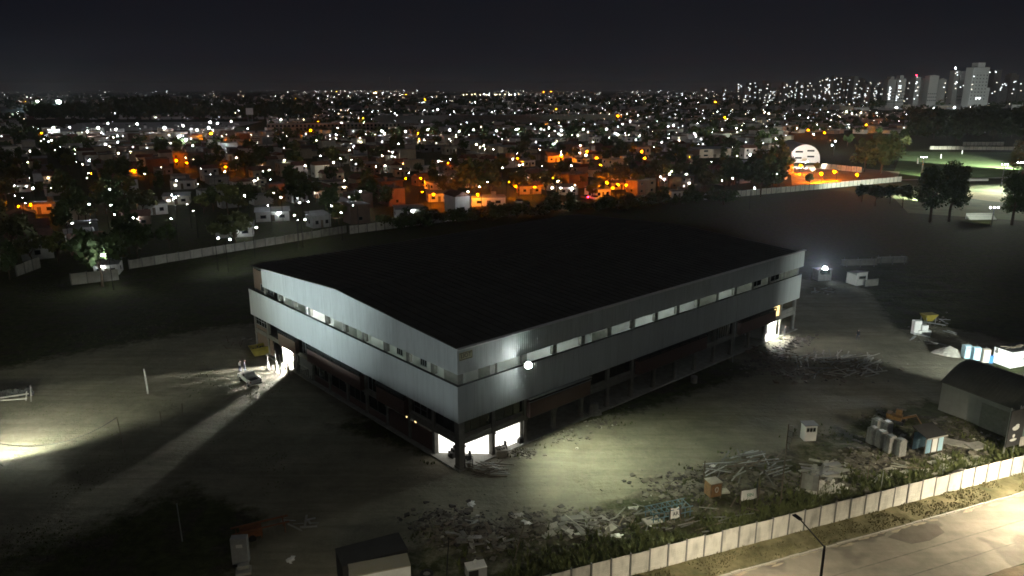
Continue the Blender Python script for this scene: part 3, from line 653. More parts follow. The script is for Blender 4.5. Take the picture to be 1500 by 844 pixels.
# ------------------------------------------------------------------ people
def person(label, loc, rz, pose, top, legs, h=1.72):
    k = h/1.72
    st = pose
    V = [(0, 0, .95), (0, 0, 1.15), (0, .01, 1.40), (0, .02, 1.50), (0, .02, 1.60), (0, .02, 1.70)]
    R_ = [(.15, .11), (.14, .10), (.17, .11), (.055, .055), (.085, .095), (.06, .07)]
    E_ = [(0, 1), (1, 2), (2, 3), (3, 4), (4, 5)]
    def chain(a, pts):
        for p, r in pts: V.append(p); R_.append(r if isinstance(r, tuple) else (r, r)); E_.append((a, len(V)-1)); a = len(V)-1
        return a
    for s in (-1, 1):
        sw = st*.16*s
        chain(0, [((.10*s, sw*.2, .88), .092), ((.105*s, sw, .50), .062), ((.11*s, sw*1.3-.04*abs(st), .10), .043), ((.115*s, sw*1.3+.16, .035), .035)])
        hd = chain(2, [((.19*s, .01, 1.38), .062), ((.25*s, -sw*.7, 1.12), .045), ((.26*s, -sw*1.3+.08, .88), .033), ((.26*s, -sw*1.3+.10, .79), (.04, .022))])
        for f, dx in enumerate((-.03, -.01, .01, .03)):
            a = chain(hd, [((.26*s+dx, -sw*1.3+.12, .745), .009), ((.26*s+dx, -sw*1.3+.14-.006*f, .70+.006*abs(f-1.5)), .008)])
        chain(hd, [((.26*s-.05*s, -sw*1.3+.125, .79), .010), ((.26*s-.055*s, -sw*1.3+.15, .76), .009)])
    me = bpy.data.meshes.new('person'); me.from_pydata([tuple(Vector(v)*k) for v in V], E_, [])
    o = link('person', me, None, loc, rz)
    md = o.modifiers.new('s', 'SKIN'); sv = me.skin_vertices[0].data
    for i, r in enumerate(R_): sv[i].radius = (r[0]*k, r[1]*k); sv[i].use_root = (i == 0)
    sb = o.modifiers.new('d', 'SUBSURF'); sb.levels = 1; sb.render_levels = 1
    dg = bpy.context.evaluated_depsgraph_get(); dg.update()
    m2 = bpy.data.meshes.new_from_object(o.evaluated_get(dg)); o.modifiers.clear(); o.data = m2
    m2.materials.clear()
    for q in (M_skin, top, legs, M_dark): m2.materials.append(q)
    mi = []
    for p in m2.polygons:
        z = p.center.z/k; x = abs(p.center.x)/k
        mi.append(3 if z < .09 else 2 if z < .98 and x < .205 else 0 if (z > 1.49 or z < .9) else 1)
    m2.polygons.foreach_set('material_index', mi); m2.polygons.foreach_set('use_smooth', [True]*len(mi))
    hb = MB(); hb.ico((0, -.002*k, 1.685*k), .095*k, sz=.8); hb.build('hair', M_dark, o)
    fb = MB(); fb.box((0, .115*k, 1.62*k), (.025, .03, .05), taper=.5); fb.build('nose', M_skin, o)
    for s in (-1, 1): fb = MB(); fb.ico((s*.035*k, .10*k, 1.655*k), .012*k); fb.build('eye', M_dark, o)
    return tag(o, label, 'person')
person('person in dark clothes walking across the dirt yard right of the hall', on(1256, 499), 2.4, 1, M_cloth, M_jean)
person('person in a pale top standing beside the white pickup truck', on(352, 545), -.6, .3, M_clothp, M_jean)
person('person in dark clothes standing behind the white pickup truck', on(359, 543), 1.8, .4, M_cloth, M_jean)
person('person in dark clothes standing by the lit bay at the right end', on(1149, 493), 1.0, .5, M_cloth, M_cloth)

# ------------------------------------------------------------------ pickup
def pickup(label, loc, rz):
    t = thing('pickup_truck', label, 'pickup', loc, rz)
    m = MB(); Y = .86
    m.prism([(-2.3, .45), (2.3, .45), (2.38, .75), (2.3, 1.02), (1.0, 1.1), (.55, 1.1), (-.35, 1.1), (-.4, .78), (-2.35, .78)], -Y, Y)
    for s in (-1, 1): m.bx((s*Y-.05, -2.35, .78), (s*Y+.05, -.42, 1.12))
    m.bx((-Y+.06, -2.4, .5), (Y-.06, -2.33, 1.1)); m.bx((-Y, -.48, .78), (Y, -.40, 1.15))
    b = m.build('body', M_white, t)
    m = MB(); m.prism([(-.36, 1.105), (.95, 1.105), (.35, 1.62), (-.22, 1.64)], -.78, .78); c = m.build('cab', M_white, t)
    m = MB(); m.hull8([(-.7, .94, 1.13), (.7, .94, 1.13), (.7, .97, 1.15), (-.7, .97, 1.15), (-.64, .40, 1.58), (.64, .40, 1.58), (.64, .43, 1.6), (-.64, .43, 1.6)]); m.build('windscreen', M_glassd, c)
    for s in (-1, 1): m = MB(); m.hull8([(s*.79-.01, -.25, 1.15), (s*.79+.01, -.25, 1.15), (s*.79+.01, .7, 1.15), (s*.79-.01, .7, 1.15), (s*.79-.01, -.18, 1.56), (s*.79+.01, -.18, 1.56), (s*.79+.01, .32, 1.56), (s*.79-.01, .32, 1.56)]); m.build('side_window', M_glassd, c)
    m = MB(); m.bx((-.78, -2.3, .79), (.78, -.5, .83)); m.build('load_bed', M_dark, t)
    m = MB(); m.bx((-.9, 2.33, .4), (.9, 2.47, .62)); m.bx((-.9, -2.5, .42), (.9, -2.41, .6)); m.build('bumper', M_post, t)
    for s in (-1, 1):
        for y in (-1.45, 1.45):
            m = MB(); m.tube([(s*.80-.1, y, .34), (s*.80+.12, y, .34)], .34, 14); wl_ = m.build('wheel', M_rub, t)
            m = MB(); m.tube([(s*.80+.121*s-.01, y, .34), (s*.80+.121*s+.01, y, .34)], .19, 10); m.build('rim', M_steel, wl_)
        m = MB(); m.bx((s*.62-.15, 2.31, .78), (s*.62+.15, 2.385, .93)); m.build('headlight', M_steel, t)
        m = MB(); m.bx((s*.78-.06, -2.43, .8), (s*.78+.06, -2.405, 1.02)); m.build('tail_light', mat('red_lens', (.3, .02, .02), .3), t)
    return t
a, b = G(353, 547), G(380, 566); v = a-b
pickup('white pickup truck with open bed parked outside the bright doorway', on(366, 561), math.atan2(v.y, v.x)-PI/2).scale = (.88, .88, .9)

# ------------------------------------------------------------------ skip, toilets, sheds, booths
def skip(label, loc, rz):
    t = thing('skip', label, 'skip', loc, rz); m = MB()
    lo = [(-1.0, -.75, .05), (1.0, -.75, .05), (1.0, .75, .05), (-1.0, .75, .05)]; hi = [(-1.55, -.95, 1.35), (1.55, -.95, 1.35), (1.55, .95, 1.35), (-1.55, .95, 1.35)]
    k = len(m.v); m.v += lo+hi
    inn = [(q[0]*.94, q[1]*.94, q[2]+.06) for q in lo]+[(q[0]*.95, q[1]*.94, q[2]) for q in hi]; m.v += inn
    for i in range(4):
        j = (i+1) % 4; m.f += [(i, j, 4+j, 4+i), (8+j, 8+i, 12+i, 12+j), (4+i, 4+j, 12+j, 12+i)]; m.m += [0]*3
    m.f += [(3, 2, 1, 0), (8, 9, 10, 11)]; m.m += [0, 0]; m.build('body', M_yell, t)
    m = MB()
    for s in (-1, 1): m.bx((-1.3, s*.97-.04, .9), (1.3, s*.97+.04, .98)); m.bx((s*.7-.05, -1.0, .1), (s*.7+.05, 1.0, .14))
    m.build('rib', M_yell, t)
    m = MB()
    for k in range(14): m.box((random.uniform(-1.1, 1.1), random.uniform(-.6, .6), .75+random.random()*.3), (random.uniform(.3, .9), .15, .1), random.uniform(0, 3), rx=.2)
    m.build('rubbish', M_rubble, t); return t
skip('open yellow skip half full of rubbish beside the brown brick wall', on(382, 519), .55)
def toilet(label, loc, rz, mt, cat='portable toilet'):
    t = thing('portable_toilet', label, cat, loc, rz); t.scale = (.86, .86, .92); m = MB()
    m.bx((-.56, -.56, .12), (.56, .56, 2.05)); m.build('cabin', mt, t)
    m = MB(); m.prism([(-.6, 2.06), (.6, 2.06), (.45, 2.2), (0, 2.28), (-.45, 2.2)], -.6, .6); m.build('roof', mt, t)
    m = MB(); m.bx((-.44, -.60, .2), (.44, -.565, 1.98)); d = m.build('door', mt, t)
    m = MB(); m.bx((.3, -.64, 1.0), (.38, -.605, 1.15)); m.build('handle', M_dark, d)
    m = MB(); m.bx((-.3, -.62, 1.75), (.3, -.605, 1.85)); m.build('vent', M_post, d)
    m = MB(); m.bx((-.58, -.58, 0), (.58, .58, .11)); m.build('skid', M_dark, t)
    m = MB(); m.tube([(.35, .4, 2.1), (.35, .4, 2.5)], .05, 8); m.build('vent_pipe', M_post, t); return t
tz = .28
toilet('pale blue portable toilet at the left end of the row', on(1414, 524.5), -.25+tz, M_blue); toilet('pale blue portable toilet between the other blue one and the beige one', on(1427, 527.5), -.28+tz, M_blue)
toilet('beige portable toilet with worn front at the right end of the row', on(1441, 530), -.3+tz, M_beige)
t = thing('water_barrel', 'blue plastic barrel between the beige toilet and the white cabin', 'barrel', on(1450, 531))
m = MB(); m.tube([(0, 0, 0), (0, 0, .1), (0, 0, .5), (0, 0, 1.0), (0, 0, 1.1)], .36, 14); m.build('drum', M_blued, t); m = MB(); m.tube([(0, 0, 1.1), (0, 0, 1.16)], .37, 14); m.tube([(.15, .1, 1.16), (.15, .1, 1.2)], .05, 8); m.build('lid', M_blued, t)
# white cabin (two faces meeting at the photo's x 1480)
c0, cl, crr = G(1479, 541), G(1453, 531.5), G(1535, 519)
xa = (cl-c0).normalized(); ya = Vector((xa.y, -xa.x, 0)) if (crr-c0).dot(Vector((xa.y, -xa.x, 0))) > 0 else Vector((-xa.y, xa.x, 0))
t = thing('site_cabin', 'brightly lit white site cabin with writing at the right edge', 'cabin', c0+ya*0, math.atan2(ya.y, ya.x)); W_ = (cl-c0).length; L_ = 7.0
R_ = Matrix.Rotation(-math.atan2(ya.y, ya.x), 3, 'Z'); sg_ = 1 if (R_ @ xa).y > 0 else -1
m = MB(); y0, y1 = sorted((0, sg_*W_)); m.bx((0, y0, .12), (L_, y1, 2.45)); m.build('cabin_body', M_white, t)
m = MB(); m.bx((-.05, y0-.05, 2.46), (L_+.05, y1+.05, 2.53)); m.build('roof', M_inner, t)
m = MB(); m.bx((.2, y0+.1, 0), (.5, y1-.1, .11)); m.bx((L_-.5, y0+.1, 0), (L_-.2, y1-.1, .11)); m.build('skid', M_dark, t)
lt = link('lettering', text_mesh('Zar', .9), t, (2.2, (y0-.012) if sg_ > 0 else (y1+.012), 1.35)); lt.rotation_euler = (PI/2, 0, 0 if sg_ > 0 else PI); lt.data.materials.append(M_dark)
m = MB(); m.tube([(-.02, sg_*W_*.82, 1.9), (-.16, sg_*W_*.82, 1.9)], .22, 12); m.tube([(-.02, sg_*W_*.82, 2.25), (-.1, sg_*W_*.82, 2.25)], .16, 12); m.build('wall_fan', M_post, t)
m = MB()
for k in range(12): m.box((random.uniform(.5, 5), (y0+y1)/2+random.uniform(-.6, .6), 2.54), (random.uniform(.8, 2.2), .12, .12), random.uniform(-.6, .6))
o = m.build('roof_scrap', M_wood); o.location = t.location; o.rotation_euler = t.rotation_euler; tag(stuff(o), 'scrap timber lying on the roof of the white cabin', 'timber')
# arched shed
b0, b1 = G(1374, 600), G(1484, 645); v = b1-b0; L_ = v.length; rz = math.atan2(v.y, v.x); W_ = 8.5; hw = 3.6; ha = 2.1
t = thing('arched_shed', 'dark metal shed with curved roof at the right edge of the yard', 'shed', b0, rz)
m = MB(); m.bx((0, 0, 0), (L_, .08, hw)); m.bx((0, W_-.08, 0), (L_, W_, hw)); m.build('side_wall', M_shed, t)
def arc(n=18, up=0., over=.15): return [(-over+(W_+2*over)*i/n, hw+up+ha*math.sin(PI*i/n)) for i in range(n+1)]
A_ = arc(); m = MB()
B_ = [(y, z+.1) for y, z in reversed(arc())]; m.prism(A_+B_, -.12, L_+.12)
for k in range(int(L_/.5)):
    x = .1+k*.5; m.prism([(y, z+.02) for y, z in A_]+[(y, z+.13) for y, z in reversed(A_)], x, x+.06)
m.build('curved_roof', M_roof, t)
prof = [(.1, 0), (W_-.1, 0), (W_-.1, hw)]+[(y, z-.02) for y, z in reversed(arc(over=-.1)[1:-1])]+[(.1, hw)]
m = MB(); m.prism(prof, .02, .08); m.build('end_wall', M_shed, t)
m = MB(); m.prism(prof, L_-.08, L_-.02); m.build('end_wall', M_shedw, t)['label'] = 'bright white corrugated end wall'
m = MB()
for k in range(28): y = .25+k*(W_-.5)/28; m.bx((L_-.015, y, .05), (L_+.02, y+.09, hw+.2))
m.build('end_rib', M_shedw, t)
m = MB()
for k in range(int(L_/1.0)): m.bx((k*1.0+.4, -.03, 0), (k*1.0+.46, -.002, hw-.02))
m.build('wall_rib', M_shed, t)
m = MB(); m.bx((L_*.56, -.07, 0), (L_*.97, -.04, 3.0)); m.build('sliding_door', M_post, t)
def booth(label, px, py, rz, sx, sy, h, lean=.25, win=3, name='guard_booth', mt=None):
    mt = mt or M_white; t = thing(name, label, 'booth', on(px, py), rz)
    m = MB(); m.bx((-sx/2, -sy/2, .1), (sx/2, sy/2, h)); m.build('cabin', mt, t)
    m = MB(); m.hull8([(-sx/2-.12, -sy/2-.15, h+.01+lean), (sx/2+.12, -sy/2-.15, h+.01+lean), (sx/2+.12, sy/2+.15, h+.01), (-sx/2-.12, sy/2+.15, h+.01), (-sx/2-.12, -sy/2-.15, h+.09+lean), (sx/2+.12, -sy/2-.15, h+.09+lean), (sx/2+.12, sy/2+.15, h+.09), (-sx/2-.12, sy/2+.15, h+.09)]) ; m.build('roof', M_sheet, t)
    if lean > .02: m = MB(); m.bx((-sx/2, -sy/2, h+.001), (sx/2, -sy/2+.06, h+lean)); m.build('gable', mt, t)
    for k in range(win):
        ww = sx*.8/win; x = -sx*.4+ww*(k+.5); f = MB(); f.bx((x-ww*.42, -sy/2-.03, h*.62), (x+ww*.42, -sy/2-.003, h*.88)); fo = f.build('window', M_post, t)
        g_ = MB(); g_.bx((x-ww*.34, -sy/2-.04, h*.65), (x+ww*.34, -sy/2-.031, h*.85)); g_.build('pane', M_glassd, fo)
    m = MB(); m.bx((sx/2+.003, -.35, .12), (sx/2+.04, .35, 1.95)); d = m.build('door', mt, t); m = MB(); m.bx((sx/2+.041, .22, 1.0), (sx/2+.09, .28, 1.12)); m.build('handle', M_dark, d)
    m = MB(); m.bx((-sx/2+.1, -sy/2+.1, -.1), (sx/2-.1, sy/2-.1, .09)); m.build('skid', M_dark, t); return t
booth('white guard booth with three dark windows standing alone on the dark yard', 1183, 645, .08, 1.35, 1.05, 1.95, .0)
booth('white booth with one dark window and a lean-to roof beyond the hall', 1254, 416, .35, 2.6, 2.8, 2.3, .5, 1)
booth('small grey booth carrying the floodlight beyond the right end of the hall', 1203, 410, .2, 3.0, 2.2, 2.3, .1, 1, mt=M_conc)
t = thing('lean_to_wall', 'low pale block wall beside the white lean-to booth', 'wall', on(1276, 419), .3); m = MB(); m.bx((-1.6, -.1, -.1), (1.6, .1, 1.3)); m.build('wall_body', M_conc, t); m = MB(); m.bx((-1.65, -.14, 1.302), (1.65, .14, 1.38)); m.build('coping', M_slab, t)
# long racks beyond the hall
for px, py, ln, lb in ((1258, 390, 8, 'long pale rack of stacked panels beyond the white booth'), (1305, 386, 7, 'dim low rack of panels right of the long pale rack')):
    t = thing('panel_rack', lb, 'rack', on(px, py), .1)
    for k in range(5): m = MB(); m.box((0, 0, .3+k*.28), (ln, 1.1, .14), random.uniform(-.02, .02)); m.build('panel', M_conc, t)
    for x in (-.4, 0, .4):
        for s in (-.6, .6): m = MB(); m.box((x*ln, s, -.05), (.1, .1, 1.9)); m.build('rack_post', M_steel, t)
# wrapped pallets
for i, (px, py, lb) in enumerate(((1277, 650, 'grey wrapped pallet stack at the left end of its row'), (1289, 656, 'grey wrapped pallet stack second from the left in its row'), (1302, 664, 'grey wrapped pallet stack in front of the digger'), (1316, 668, 'torn grey wrapped pallet stack next to the blue shelter'), (1283, 636, 'grey wrapped pallet stack behind its row at the left'), (1297, 640, 'grey wrapped pallet stack behind its row, nearest the digger'))):
    t = thing('wrapped_pallet', lb, 'pallet', on(px, py), .3+random.uniform(-.1, .1), 'wrapped pallets by the digger'); t.scale = (.72, .72, 1.0)
    m = MB(); m.box((0, 0, .16), (1.35, 1.25, 1.75), taper=.93); m.box((.05, 0, 1.91), (1.1, 1.05, .14), .1, taper=.8); m.build('wrapped_load', mat('grey_wrap', (.23, .23, .22), .55, .25, 3, .4), t)
    m = MB()
    for s in (-.5, 0, .5): m.box((0, s, 0), (1.3, .12, .09))
    for k in range(5): m.box((-.56+k*.28, 0, .092), (.16, 1.25, .04))
    m.build('pallet_base', M_wood, t)
# digger
t = thing('digger', 'dusty orange yellow digger parked behind the wrapped pallets', 'digger', on(1312, 619), -.62); t.scale = (.55, .55, .55)
m = MB()
for s in (-.95, .95): m.prism([(-1.5, .1), (1.4, .1), (1.6, .45), (1.3, .8), (-1.4, .8), (-1.7, .45)], s-.22, s+.22, axis='y') if False else m.bx((-1.6, s-.22, .0), (1.6, s+.22, .75))
m.build('track', M_rub, t)
m = MB(); m.bx((-1.9, -1.1, .95), (1.1, 1.1, 1.75)); m.bx((-1.9, -1.1, 1.75), (-.9, 1.1, 2.05)); m.build('housing', M_rust if False else mat('digger_paint', (.15, .085, .03), .6, .25, 2), t)
m = MB(); m.box((.35, .55, 1.76), (1.3, 1.0, 1.25), taper=.9); cb_ = m.build('cab', mat('digger_paint', (.15, .085, .03)), t)
m = MB(); m.bx((.99, .12, 2.0), (1.03, .98, 2.8)); m.build('cab_window', M_glassd, cb_)
m = MB(); m.hull8([(.9, -.5, 1.5), (1.2, -.5, 1.3), (1.2, -.1, 1.3), (.9, -.1, 1.5), (3.6, -.5, 3.0), (3.8, -.5, 2.6), (3.8, -.1, 2.6), (3.6, -.1, 3.0)]); m.build('boom', mat('digger_paint', (.15, .085, .03)), t)
m = MB(); m.hull8([(3.5, -.45, 2.9), (3.85, -.45, 2.6), (3.85, -.15, 2.6), (3.5, -.15, 2.9), (4.9, -.42, .8), (5.1, -.42, .9), (5.1, -.18, .9), (4.9, -.18, .8)]); m.build('dipper_arm', mat('digger_paint', (.15, .085, .03)), t)
m = MB(); m.prism([(4.6, .05), (5.3, .1), (5.35, .8), (4.9, .95)], -.8, .2, axis='y'); m.build('bucket', M_post, t)
# blue shelter
t = thing('blue_shelter', 'shelter hung with blue and white sheets under a dark sloping roof', 'shelter', on(1357, 662), .35); t.scale = (.68, .8, .95); m = MB()
for x in (-1.9, -.6, .7, 1.9):
    m = MB(); m.box((x, -1.0, -.1), (.1, .1, 2.3)); m.build('post', M_wood, t); m = MB(); m.box((x, 1.0, -.1), (.1, .1, 2.9)); m.build('post', M_wood, t)
m = MB(); m.hull8([(-2.1, -1.3, 2.22), (2.1, -1.3, 2.22), (2.1, 1.3, 2.85), (-2.1, 1.3, 2.85), (-2.1, -1.3, 2.3), (2.1, -1.3, 2.3), (2.1, 1.3, 2.93), (-2.1, 1.3, 2.93)]); m.build('roof', M_inner, t)
m = MB(); m.bx((-2.12, -1.36, 2.2), (2.12, -1.31, 2.34)); m.build('fascia', M_slab, t)
for x, mt_ in ((-1.25, M_bluet), (.05, M_white), (1.3, M_blue)):
    m = MB()
    for k in range(5): m.bx((x-.55+k*.22, -1.0-.02*(k % 2), .35), (x-.55+k*.22+.2, -.96-.02*(k % 2), 2.1+.05*random.random()))
    m.build('hanging_sheet', mt_, t)
m = MB(); m.bx((-1.9, .95, .1), (1.9, .99, 2.2)); m.build('back_sheet', M_bluet, t)
# billboard at the right edge
p = G(1470, 668); q = G(1520, 655); v = q-p; t = thing('billboard', 'dark grey billboard with white marks at the right edge behind the wall', 'billboard', p, math.atan2(v.y, v.x)); BW = 5.2
m = MB(); m.bx((0, -.05, 1.0), (BW, .05, 5.2)); m.build('board', mat('board_grey', (.055, .055, .055), .6, .15, 1), t)
m = MB(); m.bx((2.35, -.07, 1.9), (BW-.1, -.052, 4.9)); m.build('green_panel', mat('panel_green', (.16, .22, .20), .6, .2, 1), t)
m = MB(); m.bx((2.1, -.09, .75), (BW-.2, -.071, 1.85)); m.build('cream_panel', M_cwall, t)
def flat_blob(m, cx, cz, rx, rz_, y=-.062, n=14):
    m.poly([(cx+rx*math.cos(a)*(1+.1*math.sin(3*a)), y, cz+rz_*math.sin(a)) for a in np.linspace(0, 2*PI, n+1)[:-1]])
m = MB(); flat_blob(m, 1.05, 3.1, .55, .28); flat_blob(m, 1.25, 3.35, .3, .2, -.063); m.build('oval_mark', M_plas, t)
m = MB(); flat_blob(m, .95, 2.2, .2, .22); flat_blob(m, .95, 1.75, .55, .17, -.063); m.build('badge_mark', M_plas, t)
lt = link('lettering', text_mesh('obras', .42), t, (3.7, -.094, 1.3)); lt.rotation_euler = (PI/2, 0, 0); lt.data.materials.append(M_dark)
for x in (.1, 1.6, BW-.1): m = MB(); m.box((x, .12, -.1), (.1, .1, 5.6)); m.build('post', M_steel, t)
# flagpole
t = thing('flagpole', 'thin pole with a limp white flag and a crossbar in the junk strip', 'flagpole', on(1143, 738)); m = MB(); m.tube([(0, 0, -.2), (0, 0, 8.2)], .06, 8); m.build('pole', M_wood, t)
m = MB(); m.tube([(-1.5, -.1, 3.1), (.5, .1, 3.7)], .05, 6); m.build('crossbar', M_steel, t); m = MB(); m.tube([(-.9, .2, 2.75), (.8, .3, 3.3)], .04, 6); m.build('crossbar', M_steel, t)
m = MB()
for k in range(4): m.hull8([(.05+.0*k, -.02+.06*(k % 2), 8.1-.6*k-.5), (.55-.08*k, .05*k, 7.9-.6*k-.5), (.55-.08*k, .05*k+.02, 7.9-.6*k-.5), (.05, .0+.06*(k % 2), 8.1-.6*k-.5), (.05, -.02, 8.1-.6*k), (.50-.08*k, 0, 8.0-.6*k), (.50-.08*k, .02, 8.0-.6*k), (.05, 0, 8.1-.6*k)])
m.build('flag', M_plas, t)
# orange hut
t = thing('orange_kiosk', 'small orange timber kiosk with slatted roof standing among the junk', 'kiosk', on(1043, 733), .32); t.scale = (.66, .66, .85); m = MB(); m.bx((-.95, -.8, .35), (.95, .8, 2.0)); m.build('cabin', M_woodo, t)
for k in range(8): m = MB(); m.bx((-1.0+k*.25, -.9, 2.02), (-1.0+k*.25+.19, .9, 2.08)); m.build('roof_slat', M_slab, t)
for x in (-.85, .85):
    for y in (-.7, .7): m = MB(); m.box((x, y, -.1), (.1, .1, .44)); m.build('leg', M_wood, t)
m = MB(); flat_blob(m, .1, 1.2, .32, .38, -.806); m.build('round_mark', M_slab, t); m = MB(); flat_blob(m, .1, 1.2, .16, .22, -.809); m.build('inner_mark', M_woodo, t)
m = MB(); m.bx((-.9, -.83, .4), (-.82, -.803, 1.95)); m.bx((.82, -.83, .4), (.9, -.803, 1.95)); m.bx((-.8, -.83, 1.86), (.8, -.803, 1.95)); m.build('trim', M_wood, t)
# banners and signs
def banner(label, px, py, rz, wd, h, mt, txt=None, tm=None, tilt=-.2, nm='banner'):
    t = thing(nm, label, 'banner', on(px, py), rz); m = MB(); n = 6
    for k in range(n):
        x0, x1 = -wd/2+k*wd/n, -wd/2+(k+1)*wd/n; y0, y1 = .06*math.sin(k*1.3), .06*math.sin((k+1)*1.3)
        m.hull8([(x0, y0, .35), (x1, y1, .35), (x1, y1+.02, .35), (x0, y0+.02, .35), (x0, y0-tilt, .35+h), (x1, y1-tilt, .35+h), (x1, y1-tilt+.02, .35+h), (x0, y0-tilt+.02, .35+h)])
    b_ = m.build('sheet', mt, t)
    for s in (-1, 1): m = MB(); m.box((s*(wd/2+.06), .05, -.1), (.07, .07, h+.7)); m.build('post', M_wood, t)
    if txt:
        lt = link('lettering', text_mesh(txt, h*.55), b_, (0, -.10-tilt*.45, .35+h*.5)); lt.rotation_euler = (PI/2+math.atan2(tilt, h), 0, 0); lt.data.materials.append(tm or M_dark)
    return t
banner('white banner with green letters tied between posts near the wall', 1098, 738, .35, 2.0, .9, M_plas, 'FIN', mat('green_print', (.05, .25, .12), .7, .1, 2))
banner('pale sheet hung between two posts beside the stacked roofing', 1184, 724, -.5, 1.5, 1.5, M_conc, None)
banner('small white sign with dark print leaning near the blue racks', 989, 764, .4, 1.0, .9, M_plas, 'AR', M_dark)
banner('dark sign board on posts beside the white banner', 1110, 735, 1.2, 1.3, 1.7, M_inner, None)
# blue racks
t = thing('blue_rack', 'tangle of low blue metal racks beside the wall', 'rack', on(979, 757), .35); m = MB()
for k in range(8): m.tube([(-2+k*.55, -.7, 0), (-2+k*.55, -.7, 1.0), (-2+k*.55, .7, 1.0), (-2+k*.55, .7, 0)], .045, 6)
m.build('upright', mat('blue_paint', (.10, .17, .21), .6, .2, 2), t); m = MB()
for z in (.5, 1.02):
    for y in (-.7, .7): m.tube([(-2.2, y, z), (2.1, y, z)], .045, 6)
m.build('rail', mat('blue_paint', (.10, .17, .21)), t)
# containers bottom centre
def container(label, px, py, rz, sx, sy, h, mt, rt, name='storage_container'):
    t = thing(name, label, 'container', G(px, py), rz); m = MB(); m.bx((-sx/2, -sy/2, .15), (sx/2, sy/2, h-.1)); m.build('body', mt, t)
    m = MB(); m.bx((-sx/2-.03, -sy/2-.03, h-.098), (sx/2+.03, sy/2+.03, h)); m.build('roof', rt, t)
    m = MB()
    n = int(sx/.4)
    for k in range(n): x = -sx/2+.2+k*(sx-.4)/(n-1); m.bx((x-.06, -sy/2-.035, .3), (x+.06, -sy/2-.002, h-.2))
    m.build('rib', mt, t); m = MB(); m.bx((sx/2+.003, -sy/2+.1, .25), (sx/2+.03, -.02, h-.2)); m.bx((sx/2+.003, .02, .25), (sx/2+.03, sy/2-.1, h-.2)); d = m.build('door', mt, t); m = MB()
    for y in (-.3, .3): m.box((sx/2+.05, y, .4), (.04, .04, h-.7))
    m.build('locking_bar', M_steel, d); return t
def roof_box(label, fl, fr, br, bl, mt, rt, h=2.5):
    q = [G(*c, h) for c in (fl, fr, br, bl)]; c = sum(q, Vector())/4; v = (q[1]-q[0])+(q[2]-q[3]); d = ((q[3]-q[0])+(q[2]-q[1])).length/2
    n = v.normalized(); n = Vector((-n.y, n.x, 0)); d = abs(((q[3]-q[0])+(q[2]-q[1])).dot(n))/2
    px, py = 750+F_PX*c.x/(c.y*CP-(-CAM_H)*SP), 422-F_PX*((c.y*SP+(-CAM_H)*CP)/(c.y*CP+CAM_H*SP)); return container(label, px, py, math.atan2(v.y, v.x), v.length/2, d, h, mt, rt)
roof_box('white container with weathered pale roof at the bottom edge', (512, 842), (603, 830), (594, 808), (511, 829), M_white, mat('mossy_roof', (.42, .40, .33), .9, .25, 1.2, .2, col2=(.30, .28, .20)))
roof_box('dark flat roofed container behind the white one at the bottom edge', (509, 827), (594, 805), (586, 779), (484, 806), M_inner, M_inner)
# orange frame, cabinet
t = thing('orange_trailer', 'rusty orange frame trailer with two long rails in the dark corner', 'trailer', on(386, 783), .45); m = MB()
for y, z in ((-.5, 1.0), (.1, 1.25), (.6, 1.0)): m.tube([(-2.6, y, z), (2.2, y, z)], .07, 6)
m.build('rail', M_rust, t); m = MB(); m.bx((-1.9, -.55, .3), (-.1, .6, .85)); m.build('box', M_rust, t)
for x in (-2.2, -.2, 1.8):
    for y in (-.5, .6): m = MB(); m.box((x, y, -.1), (.09, .09, 1.15)); m.build('leg', M_rust, t)
m = MB()
for s in (-.75, .8): m.tube([(-1.0, s-.08, .3), (-1.0, s+.08, .3)], .32, 12)
m.build('wheel', M_rub, t)
t = thing('metal_cabinet', 'grey metal cabinet with a pale plate standing in the dark corner', 'cabinet', on(354, 825), .12); t.scale = (.72, .8, .95); m = MB(); m.bx((-.9, -.4, .1), (.9, .4, 2.6)); m.build('case', M_steel, t)
m = MB(); m.bx((-.84, -.44, .2), (-.02, -.403, 2.5)); m.bx((.02, -.44, .2), (.84, -.403, 2.5)); d = m.build('door', M_steel, t); m = MB(); m.bx((-.3, -.46, 1.75), (.4, -.441, 2.05)); m.build('plate', M_plas, d)
m = MB(); m.bx((-.85, -.35, 0), (.85, .35, .09)); m.build('plinth', M_dark, t)
t = thing('concrete_step', 'small pale concrete step block in front of the grey cabinet', 'block', on(357, 838), .3); m = MB(); m.bx((-.6, -.5, -.1), (.6, .5, .25)); m.build('lower_block', M_conc, t); m = MB(); m.bx((-.45, .05, .252), (.45, .5, .55)); m.build('upper_block', M_conc, t)
# cooler unit with a globe lamp, tyre
t = thing('generator', 'small generator box with a white lamp standing on top near the bottom', 'generator', on(697, 842), .3); m = MB(); m.bx((-.8, -.5, .1), (.8, .5, 1.0)); m.build('case', M_steel, t); m = MB(); m.bx((-.7, -.53, .3), (.1, -.503, .9)); m.build('grille', M_dark, t); m = MB(); m.bx((-.85, -.55, 0), (.85, .55, .09)); m.build('base', M_dark, t)
m = MB(); m.bx((-.82, -.52, 1.002), (.82, .52, 1.06)); m.build('top_plate', M_plas, t); m = MB(); m.ico((0, .1, 1.28), .2); o = m.build('tank', M_plas, t)
t = thing('tyre', 'old dark tyre lying on the ground right of the white container', 'tyre', on(625, 842)); m = MB(); m.tube([(.42*math.cos(a), .42*math.sin(a), .15) for a in np.linspace(0, 2*PI, 19)], .14, 8, cap=False); m.build('tread', M_rub, t)
m = MB(); m.tube([(0, 0, .08), (0, 0, .16)], .3, 14); m.build('rim', M_post, t)
